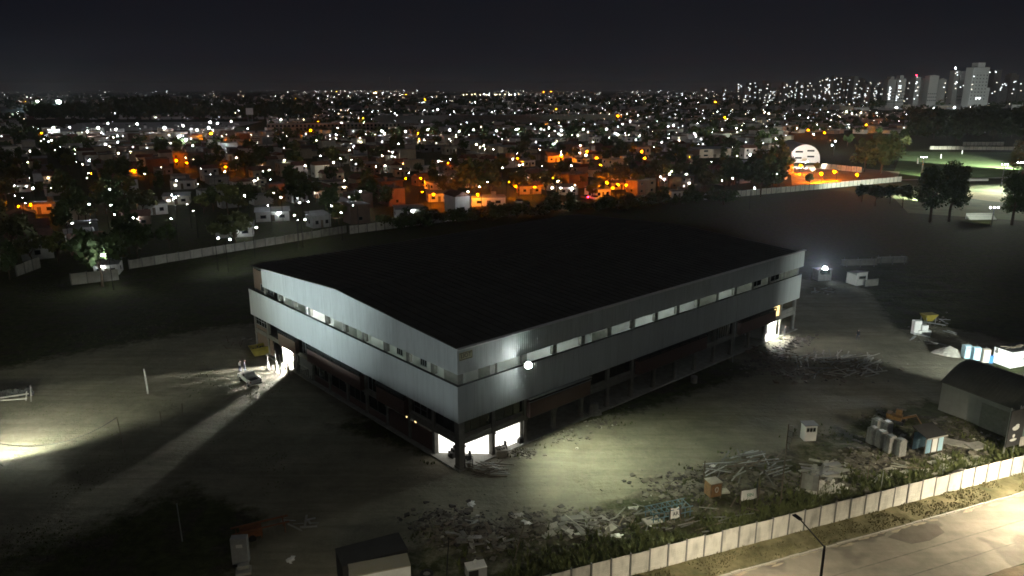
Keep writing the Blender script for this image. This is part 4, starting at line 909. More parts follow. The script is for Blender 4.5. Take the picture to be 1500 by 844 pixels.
# posts and wire fence on the left
def post(label, px, py, h, mt, r=.06, lean=(0, 0), name='post', grp=None):
    m = MB(); m.tube([(0, 0, -.3), (lean[0]*.5, lean[1]*.5, h*.5), (lean[0], lean[1], h)], r, 8, r2=r*.8); o = m.build(name, mt); o.location = on(px, py); return tag(o, label, 'post', grp)
post('pale bare post standing alone on the lit dirt', 217, 578, 3.4, M_conc, .13, (-.1, 0))
post('leaning dark fence post holding the sagging wire', 183, 663, 4.2, M_wood, .07, (-.35, .1))
post('dark fence post at the edge of the shadow', 237, 624, 1.9, M_wood, .05)
post('dark fence post between the shadow edge and the truck', 268, 612, 1.8, M_wood, .05, (.1, 0))
post('tall thin pole in the dark lower left corner', 267, 793, 3.6, M_steel, .05, (-.1, .1))
post('thin dark rod rising from the rubble near the bottom', 654, 842, 3.4, M_dark, .05, (.25, .3))
post('thin leaning rod in the rubble by the wall', 752, 822, 3.0, M_wood, .04, (.9, .6))
post('bare wooden stake beside the timber racks', 1030, 712, 2.6, M_wood, .06)
post('stake standing in the weeds right of the roofing sheets', 1270, 706, 2.4, M_wood, .05)
post('thin steel post by the end of the roofing sheets', 1290, 720, 2.2, M_steel, .04)
A = Vector((*G(183, 663)[:2], 0))+Vector((-.35, .1, 4.1)); Bp = G(-6, 686); Bp.z = 3.0; m = MB()
m.tube([A+(Bp-A)*k/16-Vector((0, 0, 1.6*4*(k/16)*(1-k/16))) for k in range(17)], .035, 5); tag(m.build('sagging_cable', M_dark), 'dark cable sagging from the leaning post to the left edge', 'cable')
# junk frame at the left
t = thing('scaffold_trestle', 'broken trestle of dark tarp and pale beams on the lit dirt', 'trestle', on(20, 583), .2); m = MB(); m.tube([(-2.6, -.6, .25), (1.9, -.2, .5)], .1, 6); m.tube([(-2.4, -.9, .15), (2.0, -1.1, .2)], .09, 6); m.tube([(1.9, .6, 1.3), (2.8, -2.0, 0)], .07, 6); m.tube([(1.7, -.2, .8), (2.0, -1.5, 0)], .07, 6); m.build('beam', M_slab, t)
m = MB()
for k in range(10): m.ico((-1.6+k*.38, .5+random.uniform(-.3, .3), .35+.12*(k % 3)), random.uniform(.35, .6), jit=.25)
m.build('tarp', M_inner, t)

# ------------------------------------------------------------------ rubble, planks, slabs
def plank_heap(cx, cy, rx, ry, n, rng, noun, where, grp, lens=(1.5, 4.5), mats=None, tilt=.12, wmax=.35, dirz=None, base=0.0, name='plank', hgt=.7):
    protos = {}
    for i in range(n):
        a = rng.uniform(0, 2*PI); r = math.sqrt(rng.uniform(0, 1)); u, v = r*math.cos(a), r*math.sin(a)
        g = on(cx+rx*u, cy+ry*v); L_ = round(rng.uniform(*lens)*2)/2; mt = rng.choice(mats or [M_wood, M_slab, M_conc, M_wood]); key = (L_, mt.name)
        if key not in protos: protos[key] = (MB().box((0, 0, 0), (L_, w_ := rng.uniform(.12, wmax), .06)).mesh(name, mt), w_)
        o = link(name, protos[key][0]); k = 1-r
        o.location = (g.x, g.y, g.z+base+k*hgt*rng.uniform(.2, 1)+.02); o.rotation_euler = (rng.uniform(-tilt, tilt), rng.uniform(-tilt, tilt), (dirz if dirz is not None else rng.uniform(0, PI))+rng.gauss(0, .5 if dirz is not None else 0))
        ln = 'short' if L_ < lens[0]+(lens[1]-lens[0])*.25 else 'long' if L_ > lens[0]+(lens[1]-lens[0])*.75 else 'middling'
        cl = {'weathered_wood': 'brown', 'pale_slab': 'pale', 'concrete': 'grey', 'raw_concrete': 'dull', 'galvanised_steel': 'silvery', 'grey_post': 'dark', 'zinc_sheet': 'zinc', 'white_paint': 'white', 'cream_concrete': 'cream', 'bark': 'barky'}.get(mt.name, 'pale')
        ps = ('at the far left of ' if u < -.6 else 'left in ' if u < -.2 else 'in the middle of ' if u < .2 else 'right in ' if u < .6 else 'at the far right of ')
        bk = 'rear ' if v < -.35 else 'front ' if v > .35 else ''
        tag(o, f'{bk}{ln} {cl} {noun} {ps}{where}', noun.split()[-1], grp)
R1 = random.Random(3)
plank_heap(1225, 535, 66, 19, 84, R1, 'plank', 'the long timber heap', 'planks in the timber heap right of the hall', (1.5, 5), [M_wood, M_post, M_slab, M_concd, M_slab], .10, .28, .55)
plank_heap(1272, 540, 22, 12, 16, R1, 'board', 'the lit end of the timber heap', 'pale boards at the end of the timber heap', (2.0, 4), [M_slab, M_conc], .1, .4, .62)
plank_heap(1143, 520, 26, 10, 16, R1, 'board', 'the scatter before the lit bay', 'boards in front of the lit bay', (.8, 2.5), None, .2, .3)
plank_heap(720, 690, 26, 12, 34, R1, 'stick', 'the heap by the corner pillar', 'sticks heaped at the hall corner', (.8, 2.6), [M_wood, M_conc, M_wood], .35, .14, .2, name='stick', hgt=.9)
plank_heap(1090, 682, 55, 16, 40, R1, 'metal bar', 'the racks left of the flagpole', 'bars stacked left of the flagpole', (2.5, 6), [M_steel, M_wood, M_post], .05, .13, .55, name='metal_bar', hgt=1.0)
plank_heap(1212, 690, 32, 12, 30, R1, 'roofing sheet', 'the stack behind the wall', 'roofing sheets behind the wall', (1.8, 3.6), [M_slab, M_conc, M_sheet], .1, .8, .25, name='roofing_sheet', hgt=.5)
plank_heap(1208, 718, 24, 7, 14, R1, 'slab', 'the stack nearest the wall', 'pale slabs nearest the wall', (1.8, 3.4), [M_slab, M_cwall], .06, .55, .45, name='concrete_slab', hgt=.5)
plank_heap(850, 772, 60, 14, 26, R1, 'slab', 'the rubble strip below the track', 'slabs in the rubble strip', (.8, 3.0), [M_conc, M_slab, M_concd], .18, .7, None, name='broken_slab', hgt=.4)
plank_heap(695, 785, 60, 18, 24, R1, 'board', 'the dark bottom rubble', 'scrap boards in the bottom rubble', (.7, 2.2), [M_conc, M_wood, M_concd], .2, .5, None, name='scrap_board', hgt=.4)
plank_heap(1365, 487, 32, 22, 22, R1, 'scrap piece', 'the dim scrap pile', 'scrap in the dim pile behind the toilets', (.8, 3), [M_post, M_wood, M_steel], .3, .4, None, name='scrap_piece', hgt=1.0)
plank_heap(1205, 425, 22, 7, 10, R1, 'board', 'the scatter by the floodlit booth', 'boards by the far booth', (.8, 2.5), None, .2, .3)
plank_heap(345, 508, 20, 12, 12, R1, 'branch', 'the heap beside the skip', 'branches beside the skip', (1, 3), [M_wood, M_bark], .4, .15, None, name='branch', hgt=.8)
plank_heap(438, 770, 26, 16, 9, R1, 'post', 'the scatter right of the orange trailer', 'posts right of the orange trailer', (.8, 2.0), [M_steel, M_conc], .5, .2, None, name='broken_post', hgt=.5)
for px, py, sx, sy, rz, lb in ((1425, 676, 3.0, 1.6, .32, 'large pale slab lying flat just behind the wall'), (1378, 672, 1.8, 1.2, .5, 'grey slab lying in the grass left of the large pale one'), (1398, 650, 4.4, 1.5, -.5, 'dim long slab lying behind the grey slab'), (1430, 655, 2.2, 1.4, .3, 'dull slab lying beside the billboard post'), (955, 765, 1.6, 1.0, .4, 'white sheet leaning at the wall end of the blue racks'), (1055, 725, 1.6, .8, .2, 'pale plank board lying right of the orange kiosk')):
    o = MB().box((0, 0, 0), (sx, sy, .14)).build('flat_slab', M_slab if 'dim' not in lb and 'dull' not in lb else M_conc); g = on(px, py); o.location = (g.x, g.y, g.z+.06); o.rotation_euler = (.03, .02, rz); tag(o, lb, 'slab')
for px, py, mt, lb in ((930, 744, M_plas, 'crumpled white sheet on the grass right of the rubble strip'), (954, 768, M_plas, 'white panel scrap next to the blue racks'), (758, 758, M_slab, 'pale curved scrap on the edge of the track'), (690, 740, M_plas, 'small white bag on the track below the hall corner'), (772, 772, M_plas, 'bent white strip in the rubble strip'), (425, 822, M_plas, 'small white bag in the dark corner'), (1043, 683, M_plas, 'white tank scrap beside the timber stake'), (905, 790, M_plas, 'white rubble bag close to the wall')):
    m = MB(); m.ico((0, 0, .08), .34, jit=.4, sz=.35); m.box((.3, .1, .02), (.6, .35, .05), .5); m.box((-.2, -.2, .05), (.5, .2, .04), 1.3, rx=.3); o = m.build('scrap_sheet', mt); o.location = on(px, py); o.rotation_euler = (0, 0, random.random()*3); tag(o, lb, 'scrap')
t = thing('white_cabinet', 'white appliance cabinet at the left end of the scrap pile', 'cabinet', on(1341, 489), .1); m = MB(); m.bx((-.6, -.4, 0), (.6, .4, 2.3)); m.build('case', M_white, t); m = MB(); m.bx((-.55, -.44, .1), (.55, -.403, 2.2)); m.build('door', M_white, t)
for i, (dx, dz) in enumerate(((-.5, 0), (.55, 0), (0, .85))):
    g = on(1352, 490); o = MB().box((0, 0, 0), (1.0, .8, .8)).build('white_crate', M_white); o.location = (g.x+dx, g.y, g.z+dz); tag(o, ('left white crate of the pair beside the white cabinet', 'right white crate of the pair beside the white cabinet', 'white crate on top of the pair beside the cabinet')[i], 'crate')
t = thing('yellow_hopper', 'yellow hopper standing in the scrap pile', 'hopper', on(1359, 474), .2); m = MB(); m.hull8([(-.5, -.4, .5), (.5, -.4, .5), (.5, .4, .5), (-.5, .4, .5), (-1.2, -.8, 1.7), (1.2, -.8, 1.7), (1.2, .8, 1.7), (-1.2, .8, 1.7)]); m.build('hopper_body', M_yell, t)
for x in (-.9, .9):
    for y in (-.6, .6): m = MB(); m.box((x, y, -.1), (.08, .08, 1.3)); m.build('leg', M_steel, t)
# white heap by the toilets
m = MB(); n = 18
for j in range(5):
    for i in range(n): a = 2*PI*i/n; r = (1-j/5)*1.9*(1+.15*math.sin(3*a+j)); m.v.append((r*math.cos(a)*1.2, r*math.sin(a)*.8, 1.25*(j/5)**.8+.05*random.random()))
m.v.append((0, 0, 1.3))
for j in range(4):
    for i in range(n): m.f.append((j*n+i, j*n+(i+1) % n, (j+1)*n+(i+1) % n, (j+1)*n+i)); m.m.append(0)
for i in range(n): m.f.append((4*n+i, 4*n+(i+1) % n, 5*n)); m.m.append(0)
o = m.build('sand_heap', M_slab); o.location = on(1390, 519); tag(o, 'pale sand heap left of the portable toilets', 'heap')
# corner clutter on the slab
t = thing('wire_cage', 'small dark wire frame standing at the foot of the corner pillar', 'frame', HP(.9, -.35, .0)); m = MB()
for x in (-.4, .4):
    for y in (-.3, .3): m.tube([(x, y, 0), (x, y, 1.2)], .03, 5)
for z in (.1, .65, 1.2): m.tube([(-.4, -.3, z), (.4, -.3, z), (.4, .3, z), (-.4, .3, z), (-.4, -.3, z)], .025, 5)
m.build('cage_frame', M_dark, t); m = MB(); m.ico((0, 0, .45), .34, jit=.2); m.build('sack', M_conc, t)
t = thing('rubble_bag', 'pale builders bag at the second pillar with rubbish on top', 'bag', HP(5.1, -.6, 0)); m = MB(); m.box((0, 0, 0), (1.1, 1.0, .85), .2, taper=1.08); m.build('bag', M_slab, t); m = MB()
for k in range(7): m.ico((random.uniform(-.4, .4), random.uniform(-.35, .35), .88), .2, jit=.3)
m.build('rubbish', M_concd, t)
t = thing('tarp_pile', 'grey tarpaulin draped pile in an open bay of the right face', 'pile', HP(BR*4.45, -.3, 0)); m = MB()
for k in range(5): m.box((random.uniform(-.5, .5), random.uniform(-.3, .3), 0), (1.2, .9, random.uniform(.8, 1.7)), random.uniform(-.4, .4), taper=.7)
m.build('tarp', mat('grey_wrap', (.23, .23, .22)), t)
m = MB(); m.tube([(0, 0, 0), (0, 0, .9)], .45, 12); o = m.build('oil_drum', M_concd); o.location = HP(BR*8.2, -2.4, .0); tag(o, 'dull drum standing outside the long brick fascia', 'drum')
post('tall thin pole in front of the right end of the hall', 1073, 531, 9.8, M_steel, .05)
# scattered rubble (stuff)
def rubble(name, label, spots, n, smin, smax, mt, seed=1):
    rg = np.random.default_rng(seed); m = MB()
    for i in range(n):
        cx, cy, rx, ry = spots[i % len(spots)]
        a = rg.normal(0, .5), rg.normal(0, .5); g = on(cx+rx*a[0], cy+ry*a[1]); hx, hy = hall_local(g.x, g.y); wx, wy = wall_local(g.x, g.y)
        if (-.3 < hx < HL+.3 and -.4 < hy < HS+.3) or wy < .35: continue
        s = smin+(smax-smin)*rg.random()**3; p = []
        for z in (0, 1):
            for sx, sy in ((-1, -1), (1, -1), (1, 1), (-1, 1)):
                p.append(Vector((sx*s*(.4+.4*rg.random()), sy*s*(.3+.4*rg.random()), (z-.25)*s*(.18+.3*rg.random()))))
        R_ = Matrix.Rotation(rg.random()*6, 3, 'Z') @ Matrix.Rotation(rg.normal(0, .3), 3, 'X')
        m.hull8([g+R_ @ q for q in p])
    o = m.build(name, mt); tag(stuff(o), label, 'rubble'); return o
SP1 = [(650, 770, 50, 25), (720, 790, 70, 25), (800, 772, 70, 22), (880, 765, 60, 22), (1000, 715, 60, 20), (1100, 700, 70, 25), (1180, 710, 70, 22), (1250, 690, 50, 22), (1300, 670, 60, 25), (1400, 650, 70, 30)]
SP2 = [(1140, 520, 30, 14), (1120, 535, 35, 14), (1215, 540, 70, 18), (1170, 500, 25, 8), (1360, 485, 35, 22), (820, 645, 35, 9), (870, 625, 35, 8), (765, 665, 25, 8), (1290, 612, 30, 12), (1205, 425, 25, 8)]
rubble('rubble', 'grey rubble strewn through the junk strip between track and wall', SP1, 3600, .05, .55, M_rubble, 1)
rubble('rubble', 'rubble strewn along the hall foot and the timber heap', SP2, 1800, .05, .42, M_rubble, 2)
rubble('dark_scrap', 'dark scrap metal and timber tangled through the junk strip', SP1+SP2[:4], 3400, .06, .42, M_concd if False else mat('dark_scrap_metal', (.05, .046, .04), .8, .5, .8), 9)
rubble('pale_rubble', 'pale broken bits scattered among the rubble', SP1+SP2, 300, .05, .32, M_slab, 4)
rubble('stones', 'small stones scattered over the dirt yard', [(700, 720, 160, 40), (1000, 640, 150, 40), (1250, 560, 120, 60), (400, 560, 40, 30), (1000, 690, 120, 30)], 700, .03, .16, M_rubble, 5)
# weeds and grass tufts (stuff)
def tufts(name, label, n, fn, mt, hmin, hmax, seed):
    rg = np.random.default_rng(seed); V = []; Fc = []
    for i in range(n):
        q = fn(rg)
        if q is None: continue
        x, y, z = q; h = hmin+(hmax-hmin)*rg.random()**2
        for b in range(4):
            a = rg.random()*6.28; dx, dy = math.cos(a), math.sin(a); w_ = .05+.10*h; ln = h*(.3+.6*rg.random()); k = len(V)
            V += [(x-dy*w_, y+dx*w_, z-.03), (x+dy*w_, y-dx*w_, z-.03), (x+dx*ln, y+dy*ln, z+h)]; Fc.append((k, k+1, k+2))
    me = bpy.data.meshes.new(name); me.from_pydata(V, [], Fc); me.materials.append(mt); me.update(); return tag(stuff(link(name, me)), label, 'weeds')
def f_in(rg):
    s = rg.uniform(-25, 40); n = .3+abs(rg.normal(0, 2.6)); p = WL(s, n); return (p.x, p.y, gz(p.x, p.y)) if noise.noise((p.x*.25, p.y*.25, 4)) > -.15 else None
def f_v(rg):
    s = rg.uniform(-25, 40); n = -rg.uniform(.1, 2.5); p = WL(s, n, .1); return (p.x, p.y, p.z) if noise.noise((p.x*.4, p.y*.4, 8)) > -.1 else None
def f_y(rg):
    g = G(rg.uniform(560, 1480), rg.uniform(600, 800)); wx, wy = wall_local(g.x, g.y); hx, hy = hall_local(g.x, g.y)
    d_ = min(seg_d((g.x, g.y), a, b)-r for a, b, r in TRACK)
    if wy < .4 or (hx > -1 and hy > -.6) or d_ < .5: return None
    return (g.x, g.y, gz(g.x, g.y)) if noise.noise((g.x*.2, g.y*.2, 14)) > .12 else None
def f_l(rg):
    g = G(rg.uniform(0, 420), rg.uniform(460, 830)); hx, hy = hall_local(g.x, g.y)
    return (g.x, g.y, gz(g.x, g.y)) if hx < -1 and noise.noise((g.x*.15, g.y*.15, 24)) > .15 else None
tufts('weeds', 'green weeds growing along the inside of the front wall', 9000, f_in, M_grass, .12, .75, 11); tufts('verge_tufts', 'short tufts on the grass verge by the road', 5000, f_v, M_weed, .05, .22, 12)
tufts('weeds', 'weeds scattered over the rubble and the yard edges', 9000, f_y, M_grass, .05, .32, 13); tufts('weeds', 'dry weeds on the dark lot left of the hall', 7000, f_l, M_grass, .04, .14, 14)

rubble('timber_scrap', 'dark splintered scrap filling the timber heap right of the hall', [(1225, 537, 60, 15), (1130, 525, 40, 14), (1180, 545, 50, 12)], 900, .08, .7, M_wood, 8)
plank_heap(1000, 760, 130, 22, 40, R1, 'stick', 'the weedy strip along the wall', 'sticks along the wall', (.8, 3.2), [M_wood, M_post, M_concd], .3, .12, .32, name='stick', hgt=.3)
plank_heap(1330, 690, 90, 14, 24, R1, 'board', 'the grass below the blue shelter', 'boards below the blue shelter', (.8, 2.6), [M_slab, M_conc, M_wood], .12, .6, .35, name='flat_board', hgt=.3)

# ================================================================== the city
def PJ(x, y, z):
    z -= CAM_H; D = y*CP-z*SP; U = y*SP+z*CP
    return 750+F_PX*x/D, 422-F_PX*U/D
RC = random.Random(21)
CA = .6; E1 = Vector((math.cos(CA), math.sin(CA), 0)); E2 = Vector((-math.sin(CA), math.cos(CA), 0))
POLY = [(-260, -40), (-84, 157), (-72.8, 175.7), (-17.7, 222.9), (56.3, 263.6), (164.8, 318.8), (420, 450)]
def beyond(x, y):                       # signed distance beyond the lot's far boundary
    best = 1e9; sd_ = 0
    for (ax, ay), (bx_, by) in zip(POLY[:-1], POLY[1:]):
        d = seg_d((x, y), (ax, ay), (bx_, by))
        if d < best: best = d; sd_ = 1 if (bx_-ax)*(y-ay)-(by-ay)*(x-ax) > 0 else -1
    return best*sd_
# ---- far boundary walls with panels
def far_wall(label, a, b, h=2.4, mt=None):
    a, b = G(*a), G(*b); v = b-a; t = thing('boundary_wall', label, 'wall', a, math.atan2(v.y, v.x)); n = max(2, int(v.length/2.6)); st = v.length/n
    me = MB().bx((.06, -.05, 0), (st-.06, .05, h)).mesh('wall_panel', mt or M_cwall); mp = MB().box((0, 0, -.2), (.2, .22, h+.3)).mesh('wall_post', M_post)
    for k in range(n):
        o = link('wall_panel', me, t, (k*st, 0, RC.uniform(-.12, .02))); link('wall_post', mp, t, (k*st, 0, 0))
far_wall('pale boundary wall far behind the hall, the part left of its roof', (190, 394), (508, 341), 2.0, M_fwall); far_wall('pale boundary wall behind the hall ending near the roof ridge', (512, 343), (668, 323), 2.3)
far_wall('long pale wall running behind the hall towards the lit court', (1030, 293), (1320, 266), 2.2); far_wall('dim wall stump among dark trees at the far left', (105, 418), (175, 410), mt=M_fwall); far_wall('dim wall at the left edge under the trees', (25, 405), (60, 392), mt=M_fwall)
# ---- trees
def crown_mesh(name, n, rx, rz, leaf, mt, seed, clumps=9, zc=0.0, hole=.35):
    rg = np.random.default_rng(seed); V = np.zeros((n*4, 3)); cs = []
    for k in range(clumps):
        a = rg.random()*6.283; u = rg.uniform(-.75, 1); r = rg.uniform(.25, .72)*math.sqrt(max(0, 1-u*u*.6))
        cs.append((r*math.cos(a)*rx, r*math.sin(a)*rx, u*rz*.7, rg.uniform(.30, .52)))
    for i in range(n):
        cx, cy_, cz, cr_ = cs[i % clumps]
        d = rg.normal(size=3); d /= np.linalg.norm(d); q = rg.random()**.4
        p = np.array([cx+d[0]*cr_*rx*q, cy_+d[1]*cr_*rx*q, zc+cz+d[2]*cr_*rz*q])
        a = rg.normal(size=3); a /= np.linalg.norm(a); b = np.cross(a, d); b /= (np.linalg.norm(b)+1e-6); s = leaf*(.5+.9*rg.random())
        V[4*i] = p-a*s; V[4*i+1] = p-b*s*.6; V[4*i+2] = p+a*s; V[4*i+3] = p+b*s*.6
    me = bpy.data.meshes.new(name); me.vertices.add(n*4); me.vertices.foreach_set('co', V.ravel())
    me.loops.add(n*4); me.loops.foreach_set('vertex_index', np.arange(n*4, dtype=np.int32)); me.polygons.add(n)
    me.polygons.foreach_set('loop_start', np.arange(0, n*4, 4, dtype=np.int32)); me.polygons.foreach_set('loop_total', np.full(n, 4, np.int32))
    me.materials.append(mt); me.update(calc_edges=True); return me
def trunk_mesh(name, h, r, seed, limbs=4, sp=2.0):
    rg = random.Random(seed); m = MB(); m.tube([(0, 0, -.3), (rg.uniform(-.2, .2), rg.uniform(-.2, .2), h*.5), (rg.uniform(-.3, .3), rg.uniform(-.3, .3), h)], r, 7, r2=r*.55)
    for k in range(limbs):
        a = 2*PI*k/limbs+rg.uniform(-.4, .4); q = rg.uniform(.55, .95)
        m.tube([(0, 0, h*q), (math.cos(a)*sp*.5, math.sin(a)*sp*.5, h*q+sp*.5), (math.cos(a)*sp, math.sin(a)*sp, h*q+sp*1.1)], r*.45, 5, r2=r*.15)
    return m.mesh(name, M_bark)
TP = []
for i in range(7):
    mt = (M_leaf, M_leaf, M_leaf2, M_leaf, M_leaf2, M_leafy, M_leaf)[i]; rz_ = (3.0, 3.4, 2.6, 4.4, 3.2, 2.8, 3.8)[i]; rx_ = (4.2, 3.8, 4.4, 3.4, 4.0, 3.4, 4.8)[i]
    TP.append((crown_mesh('crown', 560, rx_, rz_, .62, mt, 40+i, 11, zc=3.0+rz_*.8), trunk_mesh('trunk', 3.6, .22, i)))
def tree(loc, s, label, group=None, kind=None, cat='tree', name='tree', proto=None, rz=None, sz=1.0):
    i = RC.randrange(7) if kind is None else kind; c, tr = proto or TP[i]
    t = thing(name, label, cat, loc, RC.uniform(0, 6.28) if rz is None else rz, group); t.scale = (s, s, s*sz)
    link('trunk', tr, t); link('crown', c, t); return t
# ---- street lamps
def globe(m, p, r, mi): 
    k = len(m.v); m.v += [(p[0]+r, p[1], p[2]), (p[0], p[1]+r, p[2]), (p[0]-r, p[1], p[2]), (p[0], p[1]-r, p[2]), (p[0], p[1], p[2]+r*.7), (p[0], p[1], p[2]-r*.9)]
    for a in range(4): b = (a+1) % 4; m.f += [(k+a, k+b, k+4), (k+b, k+a, k+5)]; m.m += [mi, mi]
def lamp_mesh(name, h, r, face):
    m = MB(); m.tube([(0, 0, -.2), (0, 0, h)], .07, 5); m.tube([(0, 0, h-.1), (1.1, 0, h+.25)], .04, 4); m.box((1.2, 0, h+.22), (.8, .3, .08)); globe(m, (1.25, 0, h+.22-r), r, 1); return m.mesh(name, [M_dark, face])
LAMP = {}
def get_lamp(face, r, h=7):
    k = (face.name, r, h)
    if k not in LAMP: LAMP[k] = lamp_mesh('street_lamp', h, r, face)
    return LAMP[k]
KIND = {'d': (E_whited, 'white'), 'w': (E_white, 'white'), 'y': (E_warm, 'warm white'), 'o': (E_sod, 'orange')}
def place_lamp(x, y, k, r, label, group=None, h=7, rz=None):
    o = link('street_lamp', get_lamp(KIND[k][0], r, h), None, (x, y, 0), RC.uniform(0, 6.28) if rz is None else rz); return tag(o, label, 'street lamp', group)
# ---- houses
def house_meshes(style, w_, d_, h_, wm):
    wall_ = MB().bx((-w_/2, -d_/2, -.2), (w_/2, d_/2, h_)); roof = MB(); rm = M_flat
    if style == 'flat':
        roof.bx((-w_/2-.2, -d_/2-.2, h_+.005), (w_/2+.2, d_/2+.2, h_+.2)); roof.bx((-w_/2, -d_/2, h_+.2), (w_/2, -d_/2+.15, h_+.55)); roof.bx((w_*.1, d_*.05, h_+.2), (w_*.1+1.2, d_*.05+1.2, h_+1.7)); rm = M_flat
    elif style == 'gable':
        roof.prism([(-d_/2-.4, h_+.005), (d_/2+.4, h_+.005), (0, h_+d_*.24)], -w_/2-.3, w_/2+.3); rm = M_tile
    else:
        roof.hull8([(-w_/2-.3, -d_/2-.3, h_+.005), (w_/2+.3, -d_/2-.3, h_+.005), (w_/2+.3, d_/2+.3, h_+.6), (-w_/2-.3, d_/2+.3, h_+.6), (-w_/2-.3, -d_/2-.3, h_+.1), (w_/2+.3, -d_/2-.3, h_+.1), (w_/2+.3, d_/2+.3, h_+.7), (-w_/2-.3, d_/2+.3, h_+.7)]); rm = M_sheet
    win = MB().bx((-.65, -.05, 0), (.65, .0, 1.1)); pane = MB().bx((-.55, -.06, .1), (.55, -.051, 1.0)); door = MB().bx((-.45, -.06, 0), (.45, 0, 2.05))
    return dict(wall=wall_.mesh('wall', wm), roof=roof.mesh('roof', rm), window=win.mesh('window', M_post), pane=pane.mesh('pane', M_glassd), panel=pane.mesh('pane', E_win), door=door.mesh('door', M_wood), w=w_, d=d_, h=h_)
HP_ = []
for sty, sn in (('flat', 'flat roofed'), ('gable', 'tile roofed'), ('sheet', 'sheet roofed')):
    for wm, wn in ((M_hw1, 'white'), (M_hw2, 'cream'), (M_hw3, 'brick'), (M_hw4, 'grey')):
        w_, d_, h_ = RC.uniform(7, 10), RC.uniform(6, 8.5), RC.choice((2.9, 3.1, 3.3, 5.4)); HP_.append((house_meshes(sty, w_, d_, h_, wm), f'{wn} {sn}'))
bulb_mesh = MB(); globe(bulb_mesh, (0, 0, 0), .16, 0); bulb_w = bulb_mesh.mesh('porch_lamp', E_white); bulb_mesh = MB(); globe(bulb_mesh, (0, 0, 0), .16, 0); bulb_y = bulb_mesh.mesh('porch_lamp', E_warm)
bulb_mesh = MB(); globe(bulb_mesh, (0, 0, 0), .2, 0); bulb_o = bulb_mesh.mesh('porch_lamp', E_sod)
def house(x, y, rz, idx, label, group=None, s=(1, 1, 1), detail=2, porch=None, litwin=False):
    H, _ = HP_[idx]; t = thing('house', label, 'house', (x, y, 0), rz, group); t.scale = s
    link('wall', H['wall'], t); link('roof', H['roof'], t)
    if detail:
        fr = -H['d']/2
        for k in range(2 if H['h'] < 4 else 4):
            wx = (-.28, .28)[k % 2]*H['w']; f = link('window', H['window'], t, (wx, fr-.003, 1.0+2.7*(k//2))); link('pane', H['panel'] if litwin and k == 0 else H['pane'], f)
        link('door', H['door'], t, (0, fr-.003, .05))
        for sx in (-1, 1): f = link('window', H['window'], t, (sx*(H['w']/2+.003), 0, 1.0), sx*PI/2); link('pane', H['pane'], f)
    if porch: link('porch_lamp', {'w': bulb_w, 'y': bulb_y, 'o': bulb_o}[porch], t, (RC.uniform(-2, 2), -H['d']/2-.35, 2.6))
    return t
LMK = [(45, 302, 'bright orange lamp house'), (159, 380, 'small lit shed'), (268, 242, 'tall orange brick house'), (336, 245, 'strong orange house'), (488, 240, 'glowing yellow green tree'), (630, 285, 'bright sodium lamp'), (690, 275, 'glowing orange trees'), (825, 228, 'sodium lamp above the roof'), (893, 268, 'orange lit trees'), (940, 215, 'orange house front'), (1178, 225, 'arched gym'), (1290, 225, 'broad tree by the court'), (1240, 258, 'orange court'), (630, 218, 'long pale grey block'), (490, 188, 'long apartment block'), (720, 172, 'long stadium stand'), (200, 186, 'lit car park'), (395, 352, 'left boundary wall'), (590, 333, 'half lit boundary wall'), (1160, 282, 'long boundary wall'), (980, 255, 'warm lamps among trees'), (760, 272, 'small sodium lamp row'), (860, 205, 'square white house'), (1098, 230, 'lamp left of the gym'), (60, 150, 'stadium masts'), (367, 162, 'high hoarding'), (1276, 172, 'far orange lamps'), (1040, 225, 'row of low pale roofs'), (600, 312, 'long low lit house'), (400, 320, 'glowing yard'), (200, 325, 'row of white lamps'), (30, 275, 'house with arches')]
def zone(x, y):
    px, py = PJ(x, y, 0); a, b, nm = min(LMK, key=lambda q: (q[0]-px)**2+((q[1]-py)*2.2)**2); dx, dy = px-a, (py-b)*2.2
    far = 'just ' if math.hypot(dx, dy) < 32 else 'well ' if math.hypot(dx, dy) > 85 else ''
    di = 'left of' if dx < -abs(dy) else 'right of' if dx > abs(dy) else 'in front of' if dy > 0 else 'behind'
    return f'{far}{di} the {nm}'
# ---- hand placed, named from the photograph
taken = []
def free(x, y, r): return all((x-a)**2+(y-b)**2 > (r+c)**2 for a, b, c in taken)
def hand_house(px, py, idx, rz, s, label, porch=None, litwin=False):
    g = G(px, py); taken.append((g.x, g.y, 8*s[0])); return house(g.x, g.y, rz, idx, label, None, (s[0]*.82, s[1]*.85, s[2]*.92), 2, porch, litwin)
#            idx: flat 0-3 (white cream brick grey) gable 4-7 sheet 8-11
hand_house(66, 311, 1, .15, (1.6, 1, 1.15), 'low cream house glowing orange beside a bright sodium lamp at the left'); hand_house(268, 246, 2, .2, (.9, .9, 1.5), 'tall brick house lit dull orange left of the yellow garden')
hand_house(336, 250, 1, .2, (.9, .9, 1.6), 'tall house lit strong orange with bright garden below'); hand_house(588, 258, 1, .3, (1.0, 1, 1.2), 'orange lit house with pitched look behind dark trees')
hand_house(630, 222, 3, .45, (2.0, 1.4, 1.3), 'long pale grey hall block in the middle of the suburb'); hand_house(658, 226, 3, .4, (1.0, 1, 1.7), 'grey tower like house right of the long pale block')
hand_house(940, 226, 1, .25, (1.2, 1, 1.7), 'tall house front lit bright orange right of the sodium lamp'); hand_house(925, 207, 0, .3, (2.0, 1, 1.1), 'long white house lit behind the orange one'); hand_house(870, 210, 0, .3, (.9, .9, 1.6), 'square white house left of the long white one')
